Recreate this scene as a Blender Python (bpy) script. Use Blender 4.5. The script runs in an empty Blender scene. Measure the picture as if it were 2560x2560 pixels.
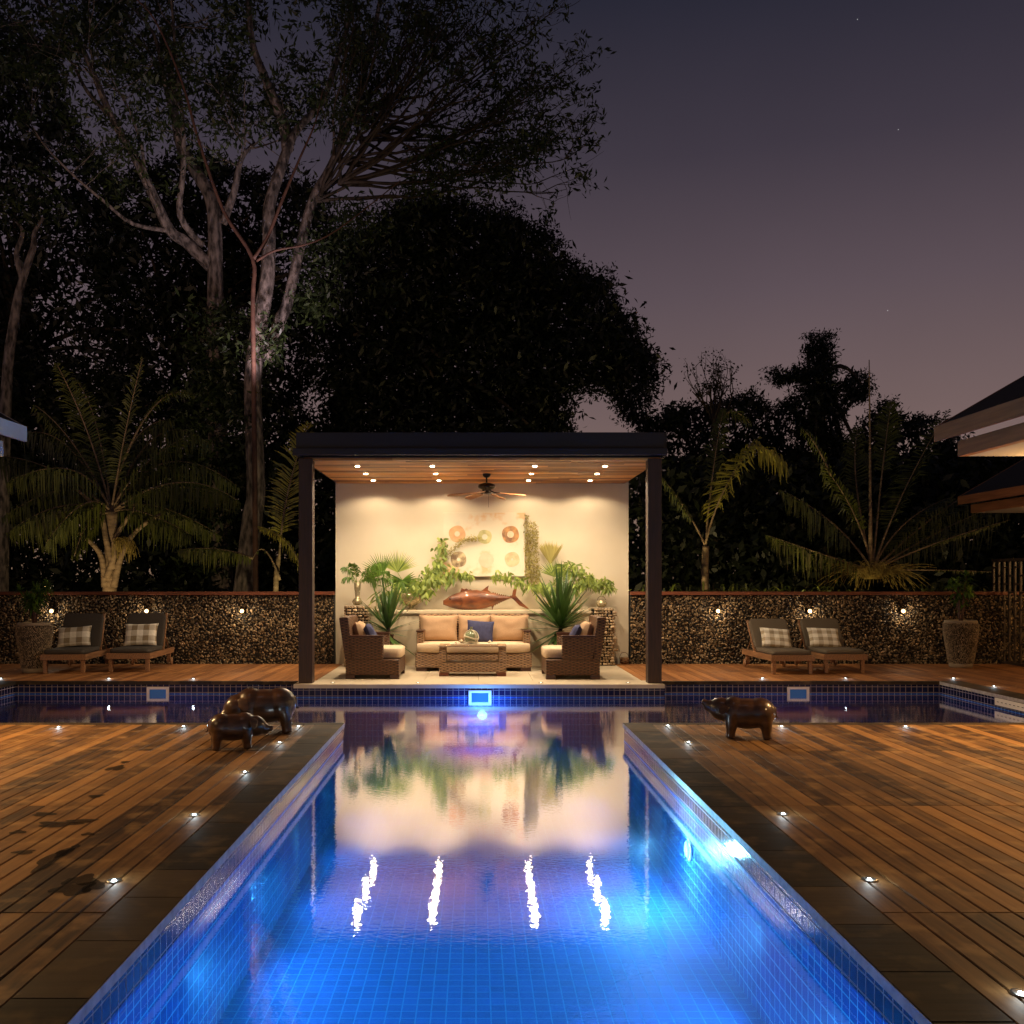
import bpy, bmesh, math, random
import numpy as np
from mathutils import Vector, Matrix, Euler, noise as mnoise

random.seed(7); RNG = np.random.default_rng(7)
SC = bpy.context.scene
COL = SC.collection
PI = math.pi
R = math.radians

# ------------------------------------------------------------------ camera
FPX, VX, HY = 2385.0, 1190.0, 1451.0      # focal length, vanishing point and horizon in photo pixels (2560 square)
CAMH = 1.5
cam_data = bpy.data.cameras.new("camera"); cam = bpy.data.objects.new("camera", cam_data); COL.objects.link(cam)
cam.location = (0, 0, CAMH); cam.rotation_euler = (R(90), 0, 0)
cam_data.sensor_width = 36; cam_data.lens = FPX / 2560 * 36
cam_data.shift_x = (1280 - VX) / 2560; cam_data.shift_y = (HY - 1280) / 2560
cam_data.clip_start = 0.05; cam_data.clip_end = 2000
SC.camera = cam

def P(px, py, Y):
    """world point seen at photo pixel (px,py) at distance Y"""
    return Vector(((px - VX) / FPX * Y, Y, CAMH + (HY - py) / FPX * Y))
def G(px, py, z=0.0):
    Y = FPX * (CAMH - z) / (py - HY)
    return Vector(((px - VX) / FPX * Y, Y, z))

# ------------------------------------------------------------------ world (dusk sky) and moonlight
W = bpy.data.worlds.new("World"); SC.world = W; W.use_nodes = True
nt = W.node_tree; nt.nodes.clear()
out = nt.nodes.new('ShaderNodeOutputWorld'); bg = nt.nodes.new('ShaderNodeBackground')
tc = nt.nodes.new('ShaderNodeTexCoord'); sep = nt.nodes.new('ShaderNodeSeparateXYZ'); ramp = nt.nodes.new('ShaderNodeValToRGB')
nt.links.new(tc.outputs['Generated'], sep.inputs[0]); nt.links.new(sep.outputs['Z'], ramp.inputs[0])
els = ramp.color_ramp.elements
stops = [(0.0, (.270, .165, .105)), (.07, (.225, .145, .115)), (.16, (.170, .115, .112)), (.28, (.105, .076, .090)),
         (.40, (.050, .040, .056)), (.52, (.020, .020, .034)), (1.0, (.007, .008, .016))]
els[0].position = 0; els[0].color = (*stops[0][1], 1); els[1].position = 1; els[1].color = (*stops[-1][1], 1)
for p_, c_ in stops[1:-1]:
    e = els.new(p_); e.color = (*c_, 1)
vor = nt.nodes.new('ShaderNodeTexVoronoi'); vor.inputs['Scale'].default_value = 34
nt.links.new(tc.outputs['Generated'], vor.inputs['Vector'])
lt = nt.nodes.new('ShaderNodeMath'); lt.operation = 'LESS_THAN'; lt.inputs[1].default_value = .016
nt.links.new(vor.outputs['Distance'], lt.inputs[0])
st = nt.nodes.new('ShaderNodeMath'); st.operation = 'MULTIPLY'; st.inputs[1].default_value = .28
nt.links.new(lt.outputs[0], st.inputs[0])
addc = nt.nodes.new('ShaderNodeMixRGB'); addc.blend_type = 'ADD'; addc.inputs[0].default_value = 1
nt.links.new(ramp.outputs[0], addc.inputs[1]); nt.links.new(st.outputs[0], addc.inputs[2])
hz = nt.nodes.new('ShaderNodeTexNoise'); hz.inputs['Scale'].default_value = 2.4; hz.inputs['Detail'].default_value = 4
nt.links.new(tc.outputs['Generated'], hz.inputs['Vector'])
hm_ = nt.nodes.new('ShaderNodeMapRange'); hm_.inputs['To Min'].default_value = .82; hm_.inputs['To Max'].default_value = 1.2
nt.links.new(hz.outputs[0], hm_.inputs['Value'])
hv_ = nt.nodes.new('ShaderNodeMixRGB'); hv_.blend_type = 'MULTIPLY'; hv_.inputs[0].default_value = 1
nt.links.new(addc.outputs[0], hv_.inputs[1]); nt.links.new(hm_.outputs[0], hv_.inputs[2])
nt.links.new(hv_.outputs[0], bg.inputs[0]); bg.inputs[1].default_value = 1.0
nt.links.new(bg.outputs[0], out.inputs[0])

SC.view_settings.view_transform = 'Standard'; SC.view_settings.look = 'None'
SC.view_settings.exposure = 0.0; SC.view_settings.gamma = 1
SC.render.engine = 'CYCLES'
cy = SC.cycles
cy.max_bounces = 7; cy.diffuse_bounces = 3; cy.glossy_bounces = 4; cy.transmission_bounces = 4; cy.transparent_max_bounces = 10
cy.sample_clamp_indirect = 40; cy.caustics_reflective = False; cy.caustics_refractive = False
cy.use_denoising = True
try: cy.denoiser = 'OPENIMAGEDENOISE'
except Exception: pass

def lamp(kind, loc, energy, color, size=.05, target=None, angle=120, blend=.5):
    d = bpy.data.lights.new(kind.lower() + "_light", kind); d.energy = energy; d.color = color
    if kind in ('POINT', 'SPOT'): d.shadow_soft_size = size
    if kind == 'SUN': d.angle = size
    if kind == 'SPOT': d.spot_size = R(angle); d.spot_blend = blend
    o = bpy.data.objects.new(d.name, d); COL.objects.link(o); o.location = loc
    if target is not None:
        o.rotation_euler = (Vector(target) - Vector(loc)).to_track_quat('-Z', 'Y').to_euler()
    return o
WARM = (1, .78, .53); AMBER = (1, .60, .25); COOL = (.62, .72, 1.0); POOLC = (.18, .60, 1.0)
lamp('SUN', (0, 0, 30), .012, (.7, .78, 1), R(12), target=(3, 12, 0))

# pavilion downlights: the lamps are made with their fixtures further down
LIGHT_ROWS = [14.64, 15.68, 16.72]; LIGHT_COLS = [-1.82, -.67, .90, 1.98]; CEIL_Z = 3.277
E_DOWN = 98
# house lamps under the eaves at both sides
for x in (-5.0, 5.3):
    lamp('SPOT', (x, 9.0, 2.66), 500, AMBER, .08, target=(x * .93, 9.75, 0), angle=138, blend=1.0)
    lamp('SPOT', (x * .94, 6.0, 2.66), 300, AMBER, .08, target=(x * .85, 5.4, 0), angle=150, blend=1.0)
    lamp('POINT', (x * 1.14, 9.35, 2.35), 95, AMBER, .10)
lamp('POINT', (10.9, 14.6, 2.45), 90, AMBER, .1)
# garden floodlights behind the wall and the house floodlight that reach the trees
lamp('SPOT', (-7.2, 17.8, .3), 210, (1, .72, .34), .05, target=(-8.3, 20.5, 2.2), angle=110, blend=.8)
lamp('SPOT', (-3.4, 17.8, .2), 160, (1, .80, .35), .05, target=(-4.2, 19.2, 2.2), angle=110, blend=.8)
lamp('SPOT', (2.9, 17.8, .2), 420, (1, .76, .32), .05, target=(3.6, 19.6, 2.6), angle=110, blend=.8)
lamp('SPOT', (6.2, 17.7, .2), 200, (1, .76, .32), .05, target=(6.9, 19.6, 1.8), angle=120, blend=.8)
lamp('SPOT', (-4.2, 20.6, 5.5), 750, (.95, .74, .80), .2, target=(-6.5, 25, 12.0), angle=70, blend=.8)
lamp('SPOT', (-9.0, 12.0, 4.5), 900, (1, .62, .42), .2, target=(-7.5, 25, 10.5), angle=60, blend=.8)
# underwater pool lights (one by the pavilion, one at the right wall, one at the near end)
LXA, LXB = -1.40, 1.56
POOL_LIGHTS = [(.09, 13.58, -.44, 70, (.1, 8, -.9)), (1.22, 6.95, -.46, 130, (-1.4, 6.3, -.6)), (.09, .84, -.5, 110, (.1, 6, -.8))]
for k in range(7):  # fixtureless spots added along both walls so floor and walls light evenly
    y_ = 2.0 + k * 1.25
    if y_ < 9.8: lamp('SPOT', (LXA + .035, y_, -.36), 62, POOLC, .02, target=(LXB, y_ + .1, -.75), angle=176, blend=.6).data.specular_factor = .08
    if y_ < 9.8 and k != 3: lamp('SPOT', (LXB - .035, y_ + .55, -.36), 62, POOLC, .02, target=(LXA, y_ + .6, -.75), angle=176, blend=.6).data.specular_factor = .08

for x in (-4.6, 4.8): lamp('POINT', (x, 12.6, -.55), 16, (.16, .22, 1), .1)  # weak blue fill lamps added without fixtures to tint the channel water
# ------------------------------------------------------------------ materials
def nodes(name):
    m = bpy.data.materials.new(name); m.use_nodes = True
    t = m.node_tree; b = t.nodes['Principled BSDF']
    return m, t, b
def N(t, ty, **kw):
    n = t.nodes.new(ty)
    for k, v in kw.items(): setattr(n, k, v)
    return n
def MA(t, op, a, b=None, c=None, clamp=False):
    n = t.nodes.new('ShaderNodeMath'); n.operation = op; n.use_clamp = clamp
    for i, v in enumerate((a, b, c)):
        if v is None: continue
        if isinstance(v, (int, float)): n.inputs[i].default_value = v
        else: t.links.new(v, n.inputs[i])
    return n.outputs[0]
def mixc(t, f, a, b, blend='MIX'):
    n = t.nodes.new('ShaderNodeMixRGB'); n.blend_type = blend
    for i, v in enumerate((f, a, b)):
        if isinstance(v, (int, float)): n.inputs[i].default_value = v
        elif isinstance(v, tuple): n.inputs[i].default_value = (*v, 1)
        else: t.links.new(v, n.inputs[i])
    return n.outputs[0]
def coords(t, kind='Object', scale=(1, 1, 1)):
    c = t.nodes.new('ShaderNodeTexCoord'); m = t.nodes.new('ShaderNodeMapping'); m.inputs['Scale'].default_value = scale
    t.links.new(c.outputs[kind], m.inputs['Vector']); return m.outputs[0]
def bump(t, b, h, strength=.3, dist=.01):
    n = t.nodes.new('ShaderNodeBump'); n.inputs['Strength'].default_value = strength; n.inputs['Distance'].default_value = dist
    t.links.new(h, n.inputs['Height']); t.links.new(n.outputs[0], b.inputs['Normal'])
def noisy(name, c1, c2, scale=8, rough=.6, stretch=(1, 1, 1), bs=.2, bd=.005, detail=6, metal=0, coat=0, rvar=.1, contrast=.25, kind='Object', spec=.5):
    m, t, b = nodes(name)
    v = coords(t, kind, stretch)
    n = N(t, 'ShaderNodeTexNoise'); n.inputs['Scale'].default_value = scale; n.inputs['Detail'].default_value = detail
    t.links.new(v, n.inputs['Vector'])
    r = N(t, 'ShaderNodeMapRange'); r.inputs['From Min'].default_value = .5 - contrast; r.inputs['From Max'].default_value = .5 + contrast
    t.links.new(n.outputs[0], r.inputs['Value'])
    t.links.new(mixc(t, r.outputs[0], c1, c2), b.inputs['Base Color'])
    t.links.new(MA(t, 'MULTIPLY_ADD', n.outputs[0], rvar * 2, rough - rvar), b.inputs['Roughness'])
    b.inputs['Metallic'].default_value = metal; b.inputs['Coat Weight'].default_value = coat
    b.inputs['Specular IOR Level'].default_value = spec
    if bs: bump(t, b, n.outputs[0], bs, bd)
    return m
def wood(name, c1, c2, axis=1, rough=.45, scale=9, coat=0):
    s = [1, 1, 1]; s[axis] = .06
    s = tuple(v * 6 for v in s)
    return noisy(name, c1, c2, scale=scale, rough=rough, stretch=s, bs=.25, bd=.002, contrast=.22, coat=coat)
def emit(name, color, strength):
    m, t, b = nodes(name)
    b.inputs['Base Color'].default_value = (*color, 1)
    b.inputs['Emission Color'].default_value = (*color, 1); b.inputs['Emission Strength'].default_value = strength
    m.cycles.emission_sampling = 'NONE'
    return m
def attr_mat(name, c1, c2, rough=.5, axis=1, var_scale=6, bs=.3, patina=None, coat=0, c3=None):
    """board-like material: 'tone' point attribute picks the shade of every board or stone, noise gives grain"""
    m, t, b = nodes(name)
    a = N(t, 'ShaderNodeAttribute', attribute_name='tone')
    s = [30, 30, 30]; s[axis] = 1.6
    n = N(t, 'ShaderNodeTexNoise'); n.inputs['Scale'].default_value = 1; n.inputs['Detail'].default_value = 7
    t.links.new(coords(t, 'Object', tuple(s)), n.inputs['Vector'])
    n2 = N(t, 'ShaderNodeTexNoise'); n2.inputs['Scale'].default_value = 2.2; n2.inputs['Detail'].default_value = 6; n2.inputs['Roughness'].default_value = .65
    t.links.new(coords(t, 'Object', (1, 1, 1)), n2.inputs['Vector'])
    f = MA(t, 'MULTIPLY_ADD', MA(t, 'SUBTRACT', n.outputs[0], .5), .9, a.outputs['Fac'])
    f = MA(t, 'MULTIPLY_ADD', MA(t, 'SUBTRACT', n2.outputs[0], .5), .8, f, clamp=True)
    col = mixc(t, f, c1, c2)
    if c3:
        n3 = N(t, 'ShaderNodeTexNoise'); n3.inputs['Scale'].default_value = 5; n3.inputs['Detail'].default_value = 8
        t.links.new(coords(t, 'Object', (1, 1, 1)), n3.inputs['Vector'])
        k = MA(t, 'MULTIPLY', MA(t, 'SUBTRACT', n3.outputs[0], .52, clamp=True), 5, clamp=True)
        col = mixc(t, MA(t, 'MULTIPLY', k, .6), col, c3)
    t.links.new(col, b.inputs['Base Color'])
    t.links.new(MA(t, 'MULTIPLY_ADD', n2.outputs[0], .45, rough - .22, clamp=True), b.inputs['Roughness']); b.inputs['Specular IOR Level'].default_value = .3
    b.inputs['Coat Weight'].default_value = coat
    bump(t, b, n.outputs[0], bs, .003)
    return m
def leaf_mat(name, c1, c2, rough=.45, trans=.25):
    m, t, b = nodes(name)
    a = N(t, 'ShaderNodeAttribute', attribute_name='tone')
    t.links.new(mixc(t, a.outputs['Fac'], c1, c2), b.inputs['Base Color'])
    b.inputs['Roughness'].default_value = rough
    tr = N(t, 'ShaderNodeBsdfTranslucent'); t.links.new(mixc(t, a.outputs['Fac'], c1, c2), tr.inputs[0])
    mx = N(t, 'ShaderNodeMixShader'); mx.inputs[0].default_value = trans
    o = [n for n in t.nodes if n.type == 'OUTPUT_MATERIAL'][0]
    t.links.new(b.outputs[0], mx.inputs[1]); t.links.new(tr.outputs[0], mx.inputs[2]); t.links.new(mx.outputs[0], o.inputs[0])
    return m
def wicker_mat(name, dark, light, su=.056, sv=.021):
    m, t, b = nodes(name)
    c = N(t, 'ShaderNodeTexCoord'); s = N(t, 'ShaderNodeSeparateXYZ'); t.links.new(c.outputs['UV'], s.inputs[0])
    u = MA(t, 'DIVIDE', s.outputs[0], su); v = MA(t, 'DIVIDE', s.outputs[1], sv)
    row = MA(t, 'FLOOR', v); odd = MA(t, 'MODULO', MA(t, 'ABSOLUTE', row), 2)
    u2 = MA(t, 'MULTIPLY_ADD', odd, .5, MA(t, 'MULTIPLY', u, .5))
    fu = MA(t, 'FRACT', u2)
    over = MA(t, 'SINE', MA(t, 'MULTIPLY', fu, PI))               # the strand rises over every second stake
    fv = MA(t, 'FRACT', v)
    prof = MA(t, 'SINE', MA(t, 'MULTIPLY', fv, PI))
    h = MA(t, 'MULTIPLY', MA(t, 'POWER', over, .8), MA(t, 'POWER', prof, .6))
    n = N(t, 'ShaderNodeTexNoise'); n.inputs['Scale'].default_value = 35; n.inputs['Detail'].default_value = 3
    t.links.new(c.outputs['UV'], n.inputs['Vector'])
    mc = mixc(t, MA(t, 'MULTIPLY_ADD', MA(t, 'SUBTRACT', n.outputs[0], .5), 1.2, h, clamp=True), dark, light)
    t.links.new(mc, b.inputs['Base Color']); b.inputs['Roughness'].default_value = .42
    bump(t, b, h, .9, .012)
    return m
def tile_mat(name, c1, c2, grout, pitch=(.083, .083), g=.06, rough=.38):
    m, t, b = nodes(name)
    c = N(t, 'ShaderNodeTexCoord'); s = N(t, 'ShaderNodeSeparateXYZ'); t.links.new(c.outputs['UV'], s.inputs[0])
    u = MA(t, 'DIVIDE', s.outputs[0], pitch[0]); v = MA(t, 'DIVIDE', s.outputs[1], pitch[1])
    cu = MA(t, 'FLOOR', u); cv = MA(t, 'FLOOR', v)
    cb = N(t, 'ShaderNodeCombineXYZ'); t.links.new(cu, cb.inputs[0]); t.links.new(cv, cb.inputs[1])
    wn = N(t, 'ShaderNodeTexWhiteNoise'); wn.noise_dimensions = '2D'; t.links.new(cb.outputs[0], wn.inputs['Vector'])
    fu = MA(t, 'ABSOLUTE', MA(t, 'SUBTRACT', MA(t, 'FRACT', u), .5)); fv = MA(t, 'ABSOLUTE', MA(t, 'SUBTRACT', MA(t, 'FRACT', v), .5))
    mx = MA(t, 'MAXIMUM', fu, fv)
    r = N(t, 'ShaderNodeMapRange'); r.inputs['From Min'].default_value = .5 - g; r.inputs['From Max'].default_value = .5 - g * .55
    t.links.new(mx, r.inputs['Value'])
    t.links.new(mixc(t, r.outputs[0], mixc(t, wn.outputs['Value'], c1, c2), grout), b.inputs['Base Color'])
    t.links.new(MA(t, 'MULTIPLY_ADD', r.outputs[0], .5, rough), b.inputs['Roughness'])
    bump(t, b, MA(t, 'SUBTRACT', 1, r.outputs[0]), .5, .002)
    return m

M = {}
M['deck'] = attr_mat('deck_wood', (.036, .014, .005), (.37, .185, .060), rough=.62, c3=(.44, .26, .10))
M['far_deck'] = attr_mat('far_deck_wood', (.15, .055, .018), (.46, .20, .065), rough=.6)
M['coping'] = attr_mat('coping_stone', (.014, .009, .005), (.075, .046, .022), rough=.7, axis=0, bs=.5, c3=(.17, .11, .045))
M['coping_edge'] = noisy('coping_edge', (.22, .19, .17), (.52, .47, .43), scale=16, rough=.6, bs=.6, bd=.01)
M['tile'] = tile_mat('pool_tile', (.004, .070, .36), (.008, .095, .46), (.24, .56, .85))
M['tile_floor'] = tile_mat('pool_floor_tile', (.004, .085, .40), (.008, .115, .52), (.07, .28, .66), rough=.75)
M['tile_dark'] = tile_mat('pool_edge_tile', (.004, .006, .030), (.010, .014, .07), (.30, .24, .22), g=.05, rough=.13)
M['soil'] = noisy('soil', (.010, .009, .006), (.035, .028, .018), scale=3, rough=.95, bs=.5, bd=.05)
M['plaster'] = noisy('cream_plaster', (.60, .52, .38), (.66, .58, .44), scale=1.6, rough=.85, bs=.06, bd=.01, rvar=.05)
M['ledge'] = noisy('ledge_render', (.60, .50, .34), (.68, .57, .40), scale=3, rough=.75, bs=.08)
M['travertine'] = noisy('travertine_floor', (.58, .47, .32), (.72, .61, .44), scale=5, rough=.4, bs=.1, bd=.002, stretch=(1, 3, 1))
M['post'] = wood('dark_post_wood', (.018, .008, .005), (.055, .022, .012), axis=2, rough=.5)
M['fascia'] = noisy('painted_fascia', (.008, .007, .010), (.014, .012, .017), scale=3, rough=.5, stretch=(.4, 1, 4), bs=.1)
M['slat'] = attr_mat('ceiling_slat_wood', (.22, .070, .016), (.84, .42, .13), rough=.5, axis=0)
M['cap'] = wood('red_wood_cap', (.10, .025, .010), (.22, .062, .025), axis=0, rough=.45)
M['dark'] = noisy('dark_backing', (.010, .009, .008), (.02, .018, .015), scale=8, rough=.9, bs=0)
M['black_metal'] = noisy('bronze_metal', (.02, .015, .012), (.06, .045, .035), scale=12, rough=.3, metal=.8, bs=.05)
M['stone'] = attr_mat('stone_chips', (.022, .015, .010), (.56, .39, .21), rough=.26, axis=0, bs=.4)
M['wicker_dark'] = wicker_mat('dark_wicker', (.014, .006, .003), (.19, .085, .038))
M['wicker'] = wicker_mat('tan_wicker', (.06, .026, .010), (.42, .24, .11))
M['dark_wood'] = wood('dark_stained_wood', (.03, .010, .006), (.09, .030, .015), axis=0, rough=.3)
M['cushion'] = noisy('tan_fabric', (.40, .25, .14), (.48, .31, .18), scale=60, rough=.85, bs=.15, bd=.002)
M['seat_fabric'] = noisy('sand_fabric', (.62, .46, .29), (.72, .55, .37), scale=60, rough=.85, bs=.15, bd=.002)
M['navy'] = noisy('navy_fabric', (.022, .025, .075), (.045, .05, .13), scale=20, rough=.8, bs=.3, bd=.004)
M['teak'] = wood('teak', (.14, .062, .026), (.38, .19, .085), axis=1, rough=.5)
M['grey_fabric'] = noisy('charcoal_canvas', (.045, .036, .028), (.062, .050, .038), scale=70, rough=.9, bs=.1)
M['grey_fabric_light'] = noisy('taupe_canvas', (.105, .080, .052), (.125, .096, .064), scale=70, rough=.9, bs=.1)
M['rubber'] = noisy('dark_wheel', (.03, .02, .015), (.08, .05, .03), scale=15, rough=.6)
M['pebble'] = attr_mat('planter_pebbles', (.12, .085, .05), (.42, .31, .19), rough=.45, bs=.1)
M['rim'] = noisy('cast_stone', (.26, .20, .13), (.38, .30, .20), scale=14, rough=.8, bs=.3)
M['statue'] = noisy('polished_dark_wood', (.018, .008, .004), (.13, .058, .022), scale=5, rough=.33, stretch=(1, 3, 3), bs=.25, bd=.006, coat=.7, contrast=.2)
M['statue_pale'] = noisy('worn_wood_patch', (.28, .18, .10), (.55, .42, .28), scale=12, rough=.4, coat=.3)
M['fish'] = noisy('carved_red_wood', (.07, .018, .007), (.27, .085, .024), scale=3.2, rough=.38, stretch=(1, 3, 2.4), bs=.2, coat=.4, contrast=.16)
M['glass_bronze'] = noisy('mercury_glass', (.30, .24, .13), (.55, .46, .28), scale=24, rough=.25, metal=.5, bs=.3)
M['white'] = noisy('white_plastic', (.74, .68, .58), (.80, .74, .64), scale=6, rough=.4, bs=0)
M['rope'] = noisy('pale_rope', (.50, .42, .28), (.72, .64, .46), scale=50, rough=.9, bs=.6, bd=.004)
M['shell'] = noisy('shell', (.58, .48, .33), (.78, .68, .52), scale=20, rough=.4)
M['log_end'] = attr_mat('driftwood_ends', (.20, .13, .07), (.60, .45, .28), rough=.7)
M['white_paint'] = noisy('painted_white_wood', (.50, .46, .42), (.66, .62, .58), scale=3, rough=.6, bs=.1)
M['eave'] = wood('eave_timber', (.24, .095, .032), (.44, .19, .065), axis=1, rough=.6, scale=5)
M['soffit'] = noisy('cream_soffit', (.40, .35, .26), (.46, .40, .30), scale=2, rough=.8, bs=0)
M['shingle'] = noisy('dark_shingle', (.010, .009, .009), (.028, .025, .024), scale=20, rough=.8, stretch=(1, 1, 4), bs=.6, bd=.02)
M['screen'] = noisy('screen_metal', (.05, .032, .02), (.08, .052, .032), scale=12, rough=.45, bs=.1)
M['bark'] = noisy('pale_bark', (.030, .024, .021), (.25, .205, .185), scale=6.5, rough=.9, stretch=(1.4, 1.4, .5), bs=1, bd=.08, contrast=.13)
M['bark_dark'] = noisy('dark_bark', (.02, .014, .010), (.07, .05, .036), scale=4, rough=.9, stretch=(1.4, 1.4, .5), bs=.8, bd=.05)
M['twig'] = noisy('reddish_stem', (.05, .022, .016), (.15, .070, .045), scale=5, rough=.7, bs=.3)
M['palm_trunk'] = noisy('palm_trunk', (.09, .06, .035), (.30, .21, .13), scale=5, rough=.8, stretch=(1, 1, 3), bs=.7, bd=.03)
M['leaf_dark'] = leaf_mat('dark_leaf', (.005, .008, .004), (.016, .022, .009))
M['leaf_tree'] = leaf_mat('tree_leaf', (.010, .020, .006), (.045, .065, .018))
M['leaf_palm'] = leaf_mat('palm_leaf', (.020, .032, .006), (.12, .130, .022), rough=.4)
M['leaf_bright'] = leaf_mat('bright_leaf', (.05, .12, .015), (.16, .27, .035), rough=.4)
M['leaf_yucca'] = leaf_mat('yucca_leaf', (.020, .055, .012), (.075, .15, .030), rough=.35, trans=.12)
M['leaf_olive'] = leaf_mat('olive_palm_leaf', (.07, .085, .012), (.34, .30, .05), rough=.4)
M['leaf_arr'] = leaf_mat('cut_foliage', (.10, .16, .025), (.38, .46, .10), rough=.5, trans=.3)
M['leaf_dry'] = leaf_mat('dry_foliage', (.26, .22, .06), (.48, .42, .13), rough=.6, trans=.3)
M['flower'] = noisy('palm_inflorescence', (.20, .14, .03), (.36, .27, .07), scale=8, rough=.7, bs=0)
M['lamp_on'] = emit('downlight_glow', (1, .80, .50), 60)
M['lamp_wall'] = emit('wall_lamp_glow', (1, .62, .25), 5)
M['lamp_deck'] = emit('deck_light_glow', (.78, .95, 1.0), 26)
M['lamp_deck_warm'] = emit('warm_deck_light_glow', (1, .9, .68), 16)
M['lamp_pool'] = emit('pool_light_glow', (.35, .62, 1.0), 9)
M['skim_glow'] = emit('skimmer_blue_glow', (.012, .07, .20), .35)  # blue light put in as emission; the opening holds no lamp
M['steel'] = noisy('steel_ring', (.35, .33, .30), (.5, .48, .45), scale=10, rough=.3, metal=1, bs=0)
M['green_glass'] = noisy('green_glass', (.16, .19, .10), (.30, .33, .18), scale=25, rough=.12, bs=.1, coat=.6)
def plaid(name, k):
    m, t, b = nodes(name)
    c = N(t, 'ShaderNodeTexCoord'); s = N(t, 'ShaderNodeSeparateXYZ'); t.links.new(c.outputs['Object'], s.inputs[0])
    def band(o, per, off):
        f = MA(t, 'FRACT', MA(t, 'ADD', MA(t, 'DIVIDE', o, per), off)); return MA(t, 'GREATER_THAN', f, .52)
    a = band(s.outputs[0], .20 if k == 0 else .16, .27); d = band(s.outputs[2], .19 if k == 0 else .13, .2)
    f = MA(t, 'MULTIPLY', MA(t, 'ADD', a, d), .5)
    t.links.new(mixc(t, f, (.86, .80, .68), (.26, .20, .12) if k == 0 else (.36, .29, .19)), b.inputs['Base Color'])
    b.inputs['Roughness'].default_value = .9
    n = N(t, 'ShaderNodeTexNoise'); n.inputs['Scale'].default_value = 14; t.links.new(c.outputs['Object'], n.inputs['Vector'])
    bump(t, b, n.outputs[0], .5, .02)
    return m
M['plaid0'] = plaid('plaid_linen', 0); M['plaid1'] = plaid('checked_linen', 1)

def water_material():
    m = bpy.data.materials.new('pool_water'); m.use_nodes = True; t = m.node_tree; t.nodes.clear()
    o = N(t, 'ShaderNodeOutputMaterial'); mx = N(t, 'ShaderNodeMixShader'); tr = N(t, 'ShaderNodeBsdfTransparent'); gl = N(t, 'ShaderNodeBsdfGlossy')
    tr.inputs[0].default_value = (.52, .90, 1, 1); gl.inputs['Roughness'].default_value = .022; gl.inputs[0].default_value = (1, 1, 1, 1)
    fr = N(t, 'ShaderNodeFresnel'); fr.inputs[0].default_value = 1.7
    n = N(t, 'ShaderNodeTexNoise'); n.inputs['Scale'].default_value = 2.2; n.inputs['Detail'].default_value = 2
    t.links.new(coords(t, 'Object', (.8, 1.6, 1)), n.inputs['Vector'])
    n2 = N(t, 'ShaderNodeTexNoise'); n2.inputs['Scale'].default_value = 26; n2.inputs['Detail'].default_value = 2
    t.links.new(coords(t, 'Object', (.9, 1.3, 1)), n2.inputs['Vector'])
    bp = N(t, 'ShaderNodeBump'); bp.inputs['Strength'].default_value = .03; bp.inputs['Distance'].default_value = .006
    t.links.new(n.outputs[0], bp.inputs['Height'])
    bp2 = N(t, 'ShaderNodeBump'); bp2.inputs['Strength'].default_value = .085; bp2.inputs['Distance'].default_value = .0045
    t.links.new(n2.outputs[0], bp2.inputs['Height']); t.links.new(bp.outputs[0], bp2.inputs['Normal'])
    t.links.new(bp2.outputs[0], gl.inputs['Normal'])
    t.links.new(MA(t, 'MINIMUM', MA(t, 'MULTIPLY_ADD', fr.outputs[0], 3.7, -.26, clamp=True), .84), mx.inputs[0]); t.links.new(tr.outputs[0], mx.inputs[1]); t.links.new(gl.outputs[0], mx.inputs[2])
    t.links.new(mx.outputs[0], o.inputs[0])
    pv = N(t, 'ShaderNodeVolumePrincipled'); pv.inputs['Color'].default_value = (.45, .75, 1, 1); pv.inputs['Density'].default_value = .055; pv.inputs['Anisotropy'].default_value = .2
    t.links.new(pv.outputs[0], o.inputs['Volume'])
    return m
M['water'] = water_material()

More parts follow.
